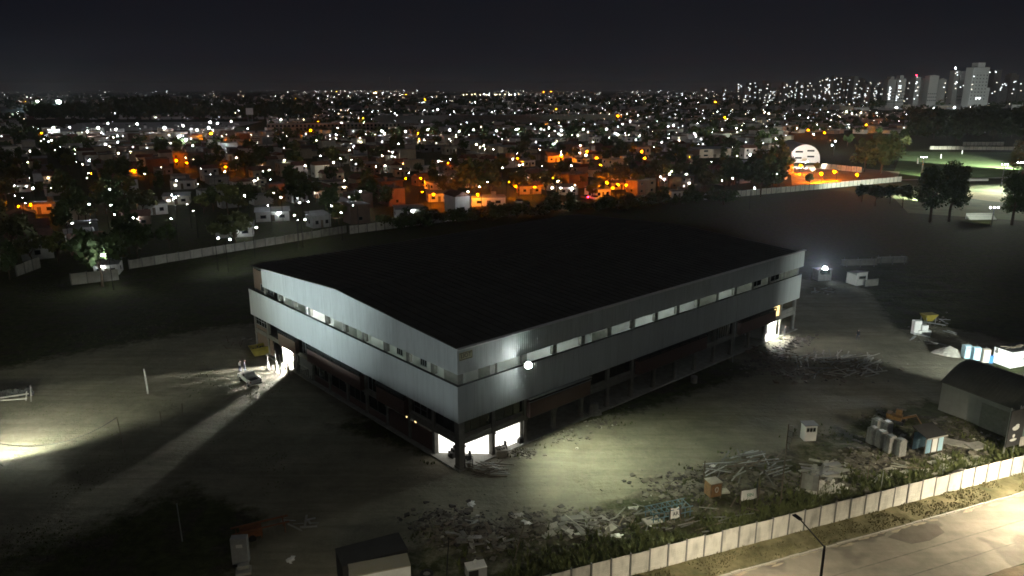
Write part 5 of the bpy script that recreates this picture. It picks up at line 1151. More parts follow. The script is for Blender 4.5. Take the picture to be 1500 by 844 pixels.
hand_house(1040, 230, 9, .3, (2.6, 1.5, 1.0), 'row of low pale roofs left of the dome'); hand_house(1095, 232, 4, .3, (1.3, 1, 1.2), 'white house with gable beside the bright lamp near the dome'); hand_house(715, 300, 0, .1, (1.7, 1, 1.0), 'white house front lit beside the orange trees'); hand_house(990, 288, 0, .3, (1.0, .8, .8), 'small bright white building at the lot boundary')
hand_house(830, 284, 8, .2, (1.2, 1, 1), 'white house with lit gable near the middle sodium lamps', 'w'); hand_house(345, 345, 8, .3, (1.6, 1, 1), 'low house with bright white porch lights at the boundary wall', 'w'); hand_house(200, 330, 6, .4, (1.3, 1, 1), 'brick house with tiled roof in a row of white lamps', 'w')
hand_house(260, 298, 8, .3, (1.4, 1, 1), 'sheet roofed house with bright lamps in front', 'w', True); hand_house(270, 276, 0, .2, (1.3, 1, 1.2), 'white house with three lit windows', None, True); hand_house(600, 318, 8, .3, (1.5, 1, 1), 'long low house with lit front near the far wall', 'w'); hand_house(400, 322, 8, .3, (1.6, 1, 1), 'low sheet roofed house with a glowing yard', 'w')
hand_house(30, 280, 0, .3, (1.3, 1, 1), 'white house with arches at the left edge', 'w'); hand_house(1000, 262, 0, .2, (1.0, 1, 1), 'white house among dark trees left of the boundary wall', 'w'); hand_house(160, 400, 8, .3, (.8, .8, .8), 'small shed lit by a white lamp at the left', 'w')
hand_house(642, 294, 8, .25, (1.3, 1, 1), 'low roofed house lit orange right under the brightest middle sodium lamp'); hand_house(812, 237, 5, .25, (1.2, 1, 1.1), 'cream tiled house lit orange left of the upper sodium lamp'); hand_house(852, 239, 1, .2, (1.3, 1, 1), 'cream flat house lit orange right of the upper sodium lamp'); hand_house(905, 276, 1, .3, (1.2, 1, 1), 'cream house among the orange lit trees near the lot'); hand_house(775, 283, 5, .2, (1.1, 1, 1), 'tiled house lit dull orange beside the small sodium lamps'); hand_house(1300, 186, 1, .2, (2.0, 1.3, 1.4), 'far house lit orange under the far right sodium lamps')
HAND_LAMPS = [(48, 300, 'o', .5), (350, 240, 'o', .3), (333, 252, 'y', .25), (630, 285, 'o', .5), (613, 283, 'o', .25), (825, 228, 'o', .5), (876, 232, 'o', .35), (938, 222, 'o', .4), (893, 268, 'o', .5), (756, 275, 'o', .4), (690, 283, 'o', .3), (590, 262, 'o', .3), (575, 268, 'o', .25), (270, 240, 'o', .25), (1276, 172, 'o', .5), (1315, 178, 'o', .6), (1206, 195, 'o', .5), (1186, 191, 'o', .4), (700, 262, 'o', .25), (718, 268, 'o', .25), (800, 270, 'o', .25), (780, 276, 'o', .25), (910, 272, 'o', .25), (960, 264, 'o', .22),
    (159, 375, 'w', .36), (315, 352, 'w', .3), (330, 354, 'w', .26), (370, 336, 'w', .3), (50, 277, 'w', .36), (157, 211, 'w', .42), (138, 300, 'w', .3), (155, 302, 'w', .26), (256, 286, 'w', .34), (445, 243, 'w', .36), (575, 223, 'w', .38), (642, 236, 'w', .34), (558, 193, 'w', .45), (502, 180, 'w', .6), (531, 180, 'w', .6), (412, 175, 'w', .55), (857, 228, 'w', .42), (810, 275, 'w', .38), (822, 277, 'w', .3), (1099, 227, 'w', .42), (1124, 229, 'w', .48), (1133, 256, 'w', .36), (443, 299, 'w', .32), (412, 291, 'w', .28), (524, 281, 'w', .3), (805, 188, 'w', .5), (925, 178, 'w', .5), (696, 150, 'w', .9), (640, 160, 'w', .9), (1222, 207, 'w', .45), (1193, 197, 'w', .4), (1222, 213, 'w', .35), (1382, 187, 'w', .5), (1397, 157, 'w', .9), (1422, 157, 'w', .7), (1445, 158, 'w', .7), (985, 256, 'y', .34), (972, 260, 'y', .28), (980, 252, 'y', .25), (488, 238, 'y', .4), (495, 233, 'y', .3), (418, 236, 'y', .3), (75, 206, 'y', .4), (170, 225, 'y', .4), (725, 250, 'y', .4), (732, 247, 'y', .3), (1125, 166, 'y', .45), (1135, 204, 'y', .4), (1103, 175, 'y', .5), (1060, 190, 'y', .45), (1080, 188, 'y', .45), (1100, 277, 'w', .26), (1075, 262, 'w', .24), (620, 178, 'w', .5), (675, 193, 'w', .45), (700, 212, 'y', .4), (1170, 188, 'y', .4), (905, 198, 'w', .4), (985, 184, 'w', .45), (1020, 196, 'w', .4), (880, 243, 'o', .22), (1248, 166, 'y', .5), (1260, 165, 'y', .5), (1240, 164, 'y', .5)]
HAND_LAMPS += [(705, 286, 'o', .42), (672, 288, 'o', .36), (902, 277, 'o', .38), (880, 273, 'o', .40), (920, 272, 'o', .34), (612, 262, 'o', .3), (742, 268, 'o', .34), (815, 262, 'o', .3), (948, 232, 'o', .34), (860, 222, 'o', .34), (328, 245, 'o', .3), (30, 303, 'o', .34), (262, 236, 'o', .3)]
R5 = random.Random(17)
HAND_LAMPS += [(R5.uniform(0, 530), 196+134*R5.random()**1.2, R5.choice('wwdddyy'), R5.uniform(.12, .27)) for _ in range(56)]+[(R5.uniform(530, 1120), 190+92*R5.random()**1.2, R5.choice('wddyyyo'), R5.uniform(.12, .28)) for _ in range(56)]
for i, (px, py, k, r) in enumerate(HAND_LAMPS):
    hz = 4.2 if k == 'o' else 7.0; g = G(px, py, hz-.2); nm = KIND[k][1]; sz_ = 'large' if r > .42 else 'bright' if r > .32 else 'small'
    col_ = min(9, int(px//150)); place = ('at the far left edge', 'at the left', 'left of the tall mast', 'below the hill lights', 'before the grandstand', 'behind the hall roof', 'right of the grandstand', 'left of the dome', 'near the towers', 'under the tall white tower')[col_]
    g_ = G(px, py, 0); dep = zone(g_.x, g_.y)
    place_lamp(g.x, g.y, k, r*((.52 if k == 'o' and py > 262 else .72) if py > 215 else .8 if py > 170 else 1.0), f'{sz_} {nm} street lamp {dep}', f'{nm} street lamps {dep}', h=hz)
# orange lit and yellow lit trees beside their lamps
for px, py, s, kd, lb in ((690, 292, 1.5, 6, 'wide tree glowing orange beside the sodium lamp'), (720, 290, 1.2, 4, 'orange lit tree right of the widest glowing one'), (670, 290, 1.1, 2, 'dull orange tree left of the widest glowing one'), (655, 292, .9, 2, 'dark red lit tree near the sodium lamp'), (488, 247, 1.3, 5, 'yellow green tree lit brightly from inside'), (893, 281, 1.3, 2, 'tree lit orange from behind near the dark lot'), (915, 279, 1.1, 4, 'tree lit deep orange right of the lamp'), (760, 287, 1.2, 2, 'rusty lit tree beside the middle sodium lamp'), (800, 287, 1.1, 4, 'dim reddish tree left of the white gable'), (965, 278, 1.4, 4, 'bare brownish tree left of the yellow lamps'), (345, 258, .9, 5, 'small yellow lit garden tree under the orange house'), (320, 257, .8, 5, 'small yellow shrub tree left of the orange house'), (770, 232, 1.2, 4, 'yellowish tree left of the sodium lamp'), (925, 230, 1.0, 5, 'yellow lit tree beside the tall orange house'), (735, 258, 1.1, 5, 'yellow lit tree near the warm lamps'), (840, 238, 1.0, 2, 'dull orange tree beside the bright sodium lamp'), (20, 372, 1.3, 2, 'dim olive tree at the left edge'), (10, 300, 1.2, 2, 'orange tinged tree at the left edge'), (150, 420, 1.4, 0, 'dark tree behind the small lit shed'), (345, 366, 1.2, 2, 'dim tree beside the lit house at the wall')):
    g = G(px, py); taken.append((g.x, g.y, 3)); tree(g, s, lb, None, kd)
# ---- random suburb
houses = []; trees = []; lamps = []; n1 = range(-75, 100); n2 = range(-55, 120)
O = Vector((0, 230, 0)); STEP1, STEP2 = 11.5, 13.5
def field_zone(px, py): return px > 1150 and 196 < py and py > 196+(px-1150)*.0
def view(x, y, mg=60): return y > 60 and abs(x) < .72*y+mg
for j in n2:
    for i in n1:
        street = (j % 4 == 0); cross = (i % 9 == 0)
        q = O+E1*(i*STEP1)+E2*(j*STEP2)
        x, y = q.x, q.y; d = math.hypot(x, y)
        if d > 1300 or not view(x, y): continue
        b_ = beyond(x, y)
        if b_ < 8: continue
        px, py = PJ(x, y, 0)
        if field_zone(px, py) or (40 < px < 395 and 175 < py < 197): continue
        if street or cross:
            if (street and i % 3 == 0) or (cross and j % 4 == 2):
                pr = .15 if d < 300 else .4 if d < 420 else .7 if d < 600 else .7
                if RC.random() < pr: lamps.append((d, x+RC.uniform(-3, 3), y+RC.uniform(-3, 3), RC.choices('wyo', (.80, .155, .045))[0]))
            if RC.random() < .55: trees.append((d, x+RC.uniform(-3, 3)+E2.x*5, y+RC.uniform(-3, 3)+E2.y*5, RC.uniform(.6, 1.1)))
            continue
        if RC.random() < .80:
            hx_, hy_ = x+RC.uniform(-1.2, 1.2), y+RC.uniform(-1.5, 1.5)
            if free(hx_, hy_, 4): houses.append((d, hx_, hy_, CA+RC.choice((0, 0, PI/2, -PI/2, PI))+RC.uniform(-.06, .06)))
        for _ in range(RC.choice((0, 0, 0, 1, 1) if d > 330 else (0, 0, 1, 1))):
            tx, ty = x+RC.uniform(-8, 8), y+RC.uniform(-9, 9)
            if free(tx, ty, 2): trees.append((d, tx, ty, RC.uniform(.45, 1.2)))
for k in range(200):
    px, py = RC.choice((RC.uniform(-10, 620), RC.uniform(560, 1120))), 0; py = RC.uniform(248, 330)+max(0, (330-px)*.16)*RC.random(); g = G(px, py)
    if beyond(g.x, g.y) > 3 and free(g.x, g.y, 3): trees.append((math.hypot(g.x, g.y)-30, g.x, g.y, RC.uniform(.7, 1.35)))
SHR = []
for k in range(64):
    q = G(560, 333).lerp(G(1045, 292), (k+RC.random())/64)+Vector((RC.uniform(-3, 3), RC.uniform(-6, 2), 0)); SHR.append(q)
# dark tree belt along the lot's far boundary
for k in range(150):
    u = RC.random(); seg = RC.randrange(len(POLY)-2); a, b = Vector((*POLY[seg], 0)), Vector((*POLY[seg+1], 0)); q = a.lerp(b, u)+Vector((-(b-a).y, (b-a).x, 0)).normalized()*RC.uniform(3, 22)
    px, py = PJ(q.x, q.y, 0)
    if view(q.x, q.y, 10) and not (1165 < px) and free(q.x, q.y, 5): trees.append((math.hypot(q.x, q.y), q.x, q.y, RC.uniform(.6, 1.2)))
KEEP = [(px, py, math.hypot(*G(px, py, 6)[:2])) for px, py, k, r in HAND_LAMPS]+[(px, py, math.hypot(*G(px, py)[:2])) for px in range(70, 380, 22) for py in (181, 187, 192)]+[(q[0], q[1], 400) for q in ((1178, 226), (1165, 230), (1192, 230))]
HT = [(642, 289), (812, 232), (852, 234), (905, 271), (775, 278), (64, 302), (268, 240), (336, 243), (588, 252), (630, 217), (658, 218), (940, 216), (925, 203), (870, 204), (1040, 226), (1095, 228), (715, 296), (830, 280), (345, 340), (260, 294), (270, 271), (600, 314), (400, 318), (30, 275), (160, 397)]
KEEP += [(a, b, math.hypot(*G(a, b+5)[:2])) for a, b in HT]
def hides(x, y, s):
    px, py = PJ(x, y, 4.5*s); d = math.hypot(x, y); rw = 4.3*s*F_PX/d; rh = 4.2*s*F_PX/d
    return any(abs(px-a) < rw+7 and abs(py-b) < rh+4 and d < e+3 for a, b, e in KEEP)
def hides_house(x, y):
    px, py = PJ(x, y, 2.5); d = math.hypot(x, y)
    return any(abs(px-a) < 26 and abs(py-b) < 15 and e-70 < d < e+14 for a, b, e in KEEP[-len(HT):])
houses = [q for q in houses if not hides_house(q[1], q[2])]
trees = [q for q in trees if not hides(q[1], q[2], q[3])]
houses.sort(); trees.sort(); lamps.sort()
nH, nT, nL = 270, 252, 60
for k, (d, x, y, rz) in enumerate(houses[:nH]):
    idx = RC.randrange(12); z_ = zone(x, y); pr = RC.random()
    house(x, y, rz, idx, f'{HP_[idx][1]} house {z_}', f'houses {z_}', (RC.uniform(.75, 1.05), RC.uniform(.75, 1.0), RC.uniform(.85, 1.1)), 2 if k < 150 else 0, None if pr > .36 else RC.choice('wwwyyy' if pr > .03 else 'o'), RC.random() < .15)
sfx = ('broad dark', 'tall dark', 'olive', 'tall narrow', 'olive bushy', 'yellowish', 'big dark')
for k, (d, x, y, s) in enumerate(trees[:nT]):
    kd = RC.randrange(7); z_ = zone(x, y); tree((x, y, 0), s, f'{sfx[kd]} tree {z_}', f'trees {z_}', kd)
for k, (d, x, y, c) in enumerate(lamps[:nL]):
    z_ = zone(x, y); place_lamp(x, y, 'd' if c == 'w' and RC.random() < .5 else c, RC.choice((.07, .09, .12, .16, .22, .28))*(1+d/2500), f'{KIND[c][1]} street lamp {z_}', f'street lamps {z_}')
# the rest as stuff
m = MB(); mw = MB()
for d, x, y, rz in houses[nH:]:
    w_, d_, h_ = RC.uniform(7, 11), RC.uniform(6, 9), RC.choice((3.0, 3.2, 3.5, 6.0)); mi = RC.choices((0, 1, 2, 3), (.5, .2, .15, .15))[0]
    m.box((x, y, -.2), (w_, d_, h_+.2), rz, mi); m.box((x, y, h_+.005), (w_+.5, d_+.5, .3), rz, 4+RC.randrange(3), taper=RC.choice((1, 1, .55)))
    if RC.random() < .16: globe(mw, (x-x/d*6, y-y/d*6, 3.0), RC.uniform(.08, .2), RC.choice((2, 2, 3)))
    if RC.random() < .22:
        p = Vector((x, y, RC.uniform(2, h_))); f_ = Vector((-x, -y, 0)).normalized(); mw.box(p+f_*(max(w_, d_)*.62), (.9, .3, .9), math.atan2(f_.y, f_.x)-PI/2, RC.choice((0, 0, 1)))
tag(stuff(m.build('far_houses', [M_hw1, M_hw2, M_hw3, M_hw4, M_flat, M_tile, M_sheet])), 'mass of small far houses beyond the nearer streets', 'houses')
tag(stuff(mw.build('lit_windows', [E_winw, E_win, E_white, E_warm])), 'tiny lit windows and porch lights of the far houses', 'windows')
def leaf_cloud(name, pts, per, mt, label, leaf=.9):
    rg = np.random.default_rng(5); n = len(pts)*per; P = np.repeat(np.array(pts), per, axis=0)
    d = rg.normal(size=(n, 3)); d /= np.linalg.norm(d, axis=1)[:, None]; q = rg.random(n)**.4
    C_ = np.stack([P[:, 0]+d[:, 0]*q*P[:, 2]*4, P[:, 1]+d[:, 1]*q*P[:, 2]*4, P[:, 2]*(4.4+d[:, 2]*q*3.2)], 1)
    a = rg.normal(size=(n, 3)); a /= np.linalg.norm(a, axis=1)[:, None]; b = np.cross(a, d); b /= np.linalg.norm(b, axis=1)[:, None]+1e-6; s = (leaf*P[:, 2]*(.5+rg.random(n)))[:, None]
    V = np.stack([C_-a*s, C_-b*s*.7, C_+a*s, C_+b*s*.7], 1).reshape(-1, 3)
    me = bpy.data.meshes.new(name); me.vertices.add(n*4); me.vertices.foreach_set('co', V.ravel()); me.loops.add(n*4); me.loops.foreach_set('vertex_index', np.arange(n*4, dtype=np.int32)); me.polygons.add(n)
    me.polygons.foreach_set('loop_start', np.arange(0, n*4, 4, dtype=np.int32)); me.polygons.foreach_set('loop_total', np.full(n, 4, np.int32)); me.materials.append(mt); me.update(calc_edges=True)
    return tag(stuff(link(name, me)), label, 'trees')
leaf_cloud('far_trees', [(x, y, s*1.05) for d, x, y, s in trees[nT:]], 110, M_leaf, 'mass of dark far trees between the far houses', .95)
def lamp_cloud(name, items, label):
    m = MB()
    for x, y, h, r, mi in items: m.tube([(x, y, -.2), (x, y, h)], .08, 3, 3); globe(m, (x, y, h+r), r, mi)
    return tag(stuff(m.build(name, [E_far, E_farw, E_sod, M_dark, E_fard])), label, 'street lamps')
lamp_cloud('far_lamps', [(x, y, 7, RC.choice((.12, .18, .25, .34, .55)), RC.choice((0, 0, 4)) if c == 'w' else 'wyo'.index(c)) for d, x, y, c in lamps[nL:]], 'street lamps scattered through the far suburb')
# very far city to the horizon
items = []; m = MB(); pts = []
for k in range(2700):
    py = 133.4+28*RC.random()**1.2; px = RC.uniform(-20, 1520)
    g = G(px, py); d = math.hypot(g.x, g.y)
    clus = noise.noise((px*.012, py*.12, 3.3))
    if clus < -.18 and RC.random() < .7: continue
    if px < 380 and RC.random() < .5: continue
    if px > 1240 and RC.random() < .7: continue
    items.append((g.x, g.y, RC.uniform(6, 12), d*RC.choice((.00006, .00009, .00012, .00016, .0003)), RC.choices((0, 1, 2, 4), (.36, .14, .01, .49))[0]))
for k in range(16): g = G(680+k*5.4+RC.uniform(-2, 2), 144); items.append((g.x, g.y, 14+RC.uniform(-2, 2), 2.3, RC.choice((0, 1, 1))))
lamp_cloud('horizon_lamps', items, 'countless lights of the far city along the horizon')
for k in range(2600):
    py = 134+28*RC.random()**.8; px = RC.uniform(-30, 1530); g = G(px, py); d = math.hypot(g.x, g.y)
    if RC.random() < .5: m.box((g.x, g.y, -.5), (RC.uniform(10, 30), RC.uniform(8, 20), RC.uniform(3, 11)), CA+RC.choice((0, PI/2)), RC.randrange(3))
    else: pts.append((g.x, g.y, RC.uniform(1.2, 2.6)))
tag(stuff(m.build('horizon_buildings', [M_hw1, M_hw4, M_hw2])), 'low far buildings near the horizon', 'buildings')
leaf_cloud('horizon_trees', pts, 40, M_leaf, 'dark tree masses near the horizon', 1.2)
# dark wood at the left below the stadium lights, and right under the towers
wood = []
for k in range(170): px, py = RC.uniform(45, 460), RC.uniform(166, 178); g = G(px, py); wood.append((g.x, g.y, RC.uniform(1.8, 3.0)*(1.35 if 160 < px < 270 else 1)))
for k in range(220): px, py = RC.uniform(1330, 1540), RC.uniform(170, 205); g = G(px, py); wood.append((g.x, g.y, RC.uniform(1.4, 2.4)))
leaf_cloud('far_wood', wood, 130, M_leaf, 'dark wood below the stadium floodlights and under the towers', .8)

# shrubs along the near side of the lot boundary
for k, q in enumerate(SHR):
    kd = RC.randrange(5); t = thing('shrub', f'{sfx[kd].replace("tall ", "upright ")} shrub {zone(q.x, q.y)}', 'shrub', q, RC.uniform(0, 6), 'shrubs along the far lot boundary'); s = RC.uniform(.42, .75); t.scale = (s*1.2, s*1.2, s)
    link('trunk', TP[kd][1], t, (0, 0, -1.8)); link('crown', TP[kd][0], t, (0, 0, -2.4))

# ------------------------------------------------------------------ landmarks of the city
def height_at(p, ypx):
    z = 0.
    lo, hi = 0., 400.
    for _ in range(40):
        z = (lo+hi)/2
        if PJ(p.x, p.y, z)[1] > ypx: lo = z
        else: hi = z
    return z
win_w = MB().bx((-1, -.25, 0), (1, 0, 1.7)).mesh('window', E_winw); win_y = MB().bx((-1, -.25, 0), (1, 0, 1.7)).mesh('window', E_win); win_d = MB().bx((-1, -.2, 0), (1, 0, 1.7)).mesh('window', M_glassd)
def tower(x0, x1, yt, label, lit=(), base=160.5, mt=None, group=None, crown=None, random_lit=0, dark=0, depth=18, beacon=None, name='tower_block'):
    a, b = G(x0, base), G(x1, base); c = (a+b)/2; W_ = (b-a).length; h = height_at(a, yt); t = thing(name, label, 'tower block', (c.x, c.y+depth/2, 0), 0, group); f = -depth/2
    m = MB(); m.bx((-W_/2, f, -.5), (W_/2, -f, h)); m.build('wall', mt or M_tower, t)
    m = MB(); m.bx((-W_/2-.4, f-.4, h+.01), (W_/2+.4, -f+.4, h+.9)); rf = m.build('roof', M_hw4, t)
    if crown:
        m = MB(); m.bx((-W_*.22, f+2, h+.92), (W_*.22, -f-2, h+crown)); m.build('lift_house', mt or M_tower, rf)
    m = MB(); nf = max(3, int(h/3.1))
    for k in range(1, nf): m.bx((-W_/2-.12, f-.18, k*h/nf), (W_/2+.12, f-.004, k*h/nf+.3))
    m.build('floor_band', M_hw4, t)
    for px, py, kd in lit:
        zx = G(px, base).x-c.x; link('window', {'w': win_w, 'y': win_y, 'd': win_d}[kd], t, (zx, f-.01, height_at(a, py)-.8))
    for k in range(random_lit):
        link('window', RC.choice((win_w, win_y, win_w)), t, (RC.uniform(-.42, .42)*W_, f-.01, RC.randint(2, nf-1)*h/nf+.7))
    for k in range(dark):
        link('window', win_d, t, ((-.4+.8*(k % 5)/4)*W_, f-.01, (int(nf*.25)+(k//5)*2)*h/nf+.7))
    if beacon: m = MB(); m.tube([(0, 0, h+.9), (0, 0, h+4)], .3, 5); mk = m.build('mast', M_post, rf); m = MB(); globe(m, (0, 0, h+5), 1.1, 0); m.build('beacon', beacon, mk)
    return t
tower(1296, 1308, 117, 'grey tower with a bright lit stair column at the left of the pair', [(1299.5, 128+k*2.9, 'w') for k in range(7)]+[(1301, 130+k*5, 'w') for k in range(4)]+[(1298, 138, 'y')], crown=6, dark=20)
tower(1309.5, 1322, 116, 'grey tower with many lit windows right of the stair column tower', [(1313, 119, 'w'), (1312.5, 126, 'w'), (1315, 126, 'w'), (1312.5, 129, 'w'), (1315, 129, 'w'), (1313, 134, 'w'), (1316, 134, 'y'), (1311, 141, 'w'), (1313, 143, 'w'), (1311, 147, 'w'), (1314, 139, 'y'), (1310.8, 144, 'w')], crown=7, dark=20, beacon=E_white)
tower(1335.5, 1343, 114, 'thin dark tower carrying a red beacon', [(1337, 113.5, 'w'), (1338, 121, 'w'), (1337.5, 133.5, 'w'), (1340, 128, 'y'), (1337, 145, 'w')], mt=M_hw4, beacon=E_red, random_lit=4)
tower(1342.8, 1354, 118.5, 'broad grey tower left of the tall plain slab', (), base=160, crown=3); tower(1355.5, 1369, 111.5, 'tall plain grey slab tower in the middle of its trio', (), base=160.7, crown=2, dark=15); tower(1369.6, 1381, 117, 'broad grey tower right of the tall plain slab', [(1379, 122, 'y'), (1378, 128, 'w')], base=160, crown=3)
tower(1391, 1398, 104, 'slim tower with blazing white top light', [(1394, 106, 'w'), (1395, 120, 'w'), (1396, 121, 'w'), (1394, 123, 'w'), (1395, 110, 'w')], base=159.5, beacon=E_white, random_lit=3)
tower(1399, 1411, 108, 'dark tower between the slim lit one and the tall white one', (), mt=M_hw4, base=159, crown=5, random_lit=3, dark=10)
tower(1417, 1440.5, 99, 'tallest white tower standing bright over the skyline', [(1427, 143.5, 'w'), (1429, 143.5, 'w'), (1431.5, 143.5, 'w'), (1433, 143.5, 'w'), (1427, 145.5, 'w'), (1432, 145.5, 'w'), (1419, 112, 'w'), (1418.5, 124, 'y'), (1418.5, 131, 'y'), (1441, 106, 'w')], base=161, mt=M_towerw, crown=9, dark=40, depth=24)
tower(1440.8, 1445, 129, 'lower white annex on the right side of the tallest tower', (), base=161, mt=M_towerw)
tower(1449, 1459, 103, 'dim tower right of the tallest white one', [(1449.5, 105, 'w'), (1450.5, 106, 'w'), (1454, 121, 'y')], mt=M_hw4, base=158.5, random_lit=2); tower(1460, 1471, 121, 'dim tower with bright lit balconies', [(1463, 124, 'w'), (1466, 123, 'w'), (1468, 125, 'w'), (1462, 128, 'w'), (1461, 132, 'w'), (1461, 130, 'w')], mt=M_hw4, base=158.5); tower(1473, 1485, 110, 'tall dim tower near the right edge', [(1481, 119.5, 'w'), (1480, 131, 'w'), (1479, 137, 'y')], mt=M_hw4, base=158, crown=4, random_lit=2); tower(1487, 1495, 119, 'dim tower with a bright window at the right edge', [(1489.5, 123, 'w'), (1491, 133, 'y')], mt=M_hw4, base=158)
rows = sorted([(1145, 1151, 121), (1162, 1167, 118), (1197, 1203, 117), (1205, 1210, 114), (1217, 1222, 112), (1229, 1235, 116), (1238, 1244, 113), (1247, 1253, 112), (1259, 1265, 117), (1268, 1274, 120), (1279, 1286, 121), (1093, 1098, 122), (1122, 1128, 122), (1326, 1333, 119), (1078, 1085, 123), (1088, 1094, 127), (1100, 1107, 121), (1110, 1116, 126), (1117, 1124, 119), (1128, 1135, 129), (1141, 1148, 128), (1152, 1160, 126), (1168, 1176, 123), (1178, 1187, 121), (1189, 1196, 126), (1199, 1207, 121), (1210, 1216, 117), (1222, 1230, 114), (1233, 1241, 117), (1243, 1251, 118), (1254, 1262, 115), (1264, 1272, 124), (1276, 1284, 127), (1287, 1293, 128), (1025, 1034, 129), (1058, 1063, 128), (853, 860, 134), (864, 870, 136), (876, 882, 135), (918, 923, 136)])
ORD = tuple(f'{q}' for q in 'first second third fourth fifth sixth seventh eighth ninth tenth eleventh twelfth thirteenth fourteenth fifteenth sixteenth seventeenth eighteenth nineteenth twentieth'.split()) or ('first', 'second', 'third', 'fourth', 'fifth', 'sixth', 'seventh', 'eighth', 'ninth', 'tenth', 'eleventh', 'twelfth'); zc_ = {}
for i, (x0, x1, yt) in enumerate(rows):
    zn = 'beyond the grandstand' if x0 < 1000 else 'at the left end of the skyline' if x0 < 1150 else 'in the middle of the skyline' if x0 < 1215 else 'before the grey pair of towers'
    zc_[zn] = zc_.get(zn, 0)+1
    tower(x0, x1, yt, f'{ORD[zc_[zn]-1]} small dim tower from the left {zn}', (), base=RC.uniform(149, 156), mt=RC.choice((M_hw4, M_tower)), group=f'small towers {zn}', random_lit=RC.randint(5, 12) if x0 > 1000 else 2, depth=14)
# floodlights at the towers' feet; the trio's and the pair's are added to brighten them
def big_flood(name, label, px, py, h, aim, energy, col, angle=1.6, r=.6, face=E_white, cat='floodlight', off=0):
    p = G(px, py); t = thing(name, label, cat, p); m = MB(); m.tube([(0, 0, -.3), (0, 0, h)], .25, 6, r2=.14); m.bx((-1.6, -.2, h-.1), (1.6, .2, h+.1)); m.build('pole', M_steel, t)
    for k in (-1, 0, 1): m = MB(); globe(m, (k*1.1, 0, h+.1+r), r*.7, 0); m.build('lamp_face', face, t)
    a = Vector(aim)-Vector((p.x, p.y, h)); q = a.normalized(); lamp('SPOT', t, tuple(Vector((0, 0, h+.5))+q*2.2), energy, col, .6, q, angle, .5); return t
a = G(1429, 161); big_flood('tower_floodlight', 'white floodlight in front of the tallest white tower', 1424, 166, 10, (a.x, a.y, 50), 420000, (.92, 1, .93), 1.5)
a = G(1362, 160); big_flood('tower_floodlight', 'added white floodlight brightening the plain grey trio of towers', 1366, 169, 10, (a.x, a.y, 45), 260000, (.95, 1, .9), 1.5)
a = G(1309, 160); big_flood('tower_floodlight', 'added white floodlight brightening the grey pair of towers', 1312, 168, 10, (a.x, a.y, 45), 240000, (.95, 1, .95), 1.3)
# stadium floodlights at the left
for px, lb in ((59, 'stadium floodlight mast, the left one of the pair'), (89, 'stadium floodlight mast, the right one of the pair')):
    p = G(px, 166.5); h = height_at(p, 151); t = thing('stadium_mast', lb, 'floodlight', p); m = MB(); m.tube([(0, 0, -.3), (0, 0, h)], .5, 6, r2=.3); m.build('pole', M_steel, t); m = MB(); m.bx((-2.6, -.3, h), (2.6, .3, h+3.4)); m.build('lamp_frame', M_steel, t)
    for k in range(3):
        for j in range(2): m = MB(); globe(m, (-1.9+1.9*k, -.8, h+.9+1.8*j), 1.15, 0); m.build('lamp_face', E_flood, t)
    lamp('SPOT', t, (0, -4, h+1), 5000000, (.75, 1, .98), 1.2, (0, -.25, -1), 2.5, .5)
# lit car park at the left
m = MB(); m.poly([tuple(G(x, y, .02)) for x, y in ((60, 193), (330, 190), (385, 178), (120, 180))]); struct(m.build('paved_lot', mat('pale_paving', (.34, .34, .33), .8, .15, .1)))
for i, (px, py) in enumerate(((78, 186), (103, 186), (126, 192), (145, 186), (172, 189), (202, 181), (243, 186), (266, 184), (286, 190), (308, 178), (320, 180), (338, 177), (305, 186), (160, 180), (262, 199), (270, 203))):
    g = G(px, py, 8); place_lamp(g.x, g.y, 'w', .6 if i % 3 else .9, 'white lamp on a tall post in the brightly lit car park', 'lamps of the lit car park', 8)
bm3 = MB(); cars = []
for i in range(60):
    px, py = RC.uniform(75, 350), RC.uniform(181, 191.5); g = G(px, py); 
    c_ = MB(); c_.prism([(-2.1, .25), (2.1, .25), (2.1, .8), (1.1, .9), (.6, 1.4), (-1.1, 1.45), (-1.9, .95), (-2.1, .9)], -.85, .85, 0)
    if i == 0: cm_ = c_.mesh('parked_car', M_white); cm2_ = c_.mesh('parked_car', M_dark); cm3_ = c_.mesh('parked_car', M_steel)
    o = link('parked_car', (cm_, cm2_, cm3_)[i % 3], None, (g.x, g.y, .25), RC.choice((0, PI))+.1); tag(o, ('white', 'black', 'silver')[i % 3]+' car parked in the brightly lit car park', 'car', 'cars in the lit car park')
# billboard frame and mast
p = G(367, 181); t = thing('hoarding', 'pale rectangular hoarding standing high on legs left of the mast', 'hoarding', p); hb_ = height_at(p, 168); ht_ = height_at(p, 158.5); m = MB(); m.bx((-4, -.2, hb_), (4, .2, ht_)); m.build('board', M_plas, t); m = MB()
for x in (-2.5, 2.5): m.tube([(x, .3, -.3), (x, .3, hb_+1)], .3, 5)
m.build('leg', M_steel, t)
p = G(571.5, 141); h = height_at(p, 112.5); t = thing('radio_mast', 'thin lattice radio mast rising above the horizon', 'mast', p); m = MB()
for a in range(3): m.tube([(3*math.cos(a*2.09), 3*math.sin(a*2.09), 0), (2*math.cos(a*2.09), 2*math.sin(a*2.09), h)], .9, 4)
m.build('leg_frame', M_tower, t); m = MB()
for k in range(14):
    for a in range(3): m.tube([(2.6*math.cos(a*2.09), 2.6*math.sin(a*2.09), h*k/14), (2.5*math.cos(a*2.09+2.09), 2.5*math.sin(a*2.09+2.09), h*(k+1)/14)], .5, 4)
m.build('bracing', M_tower, t)
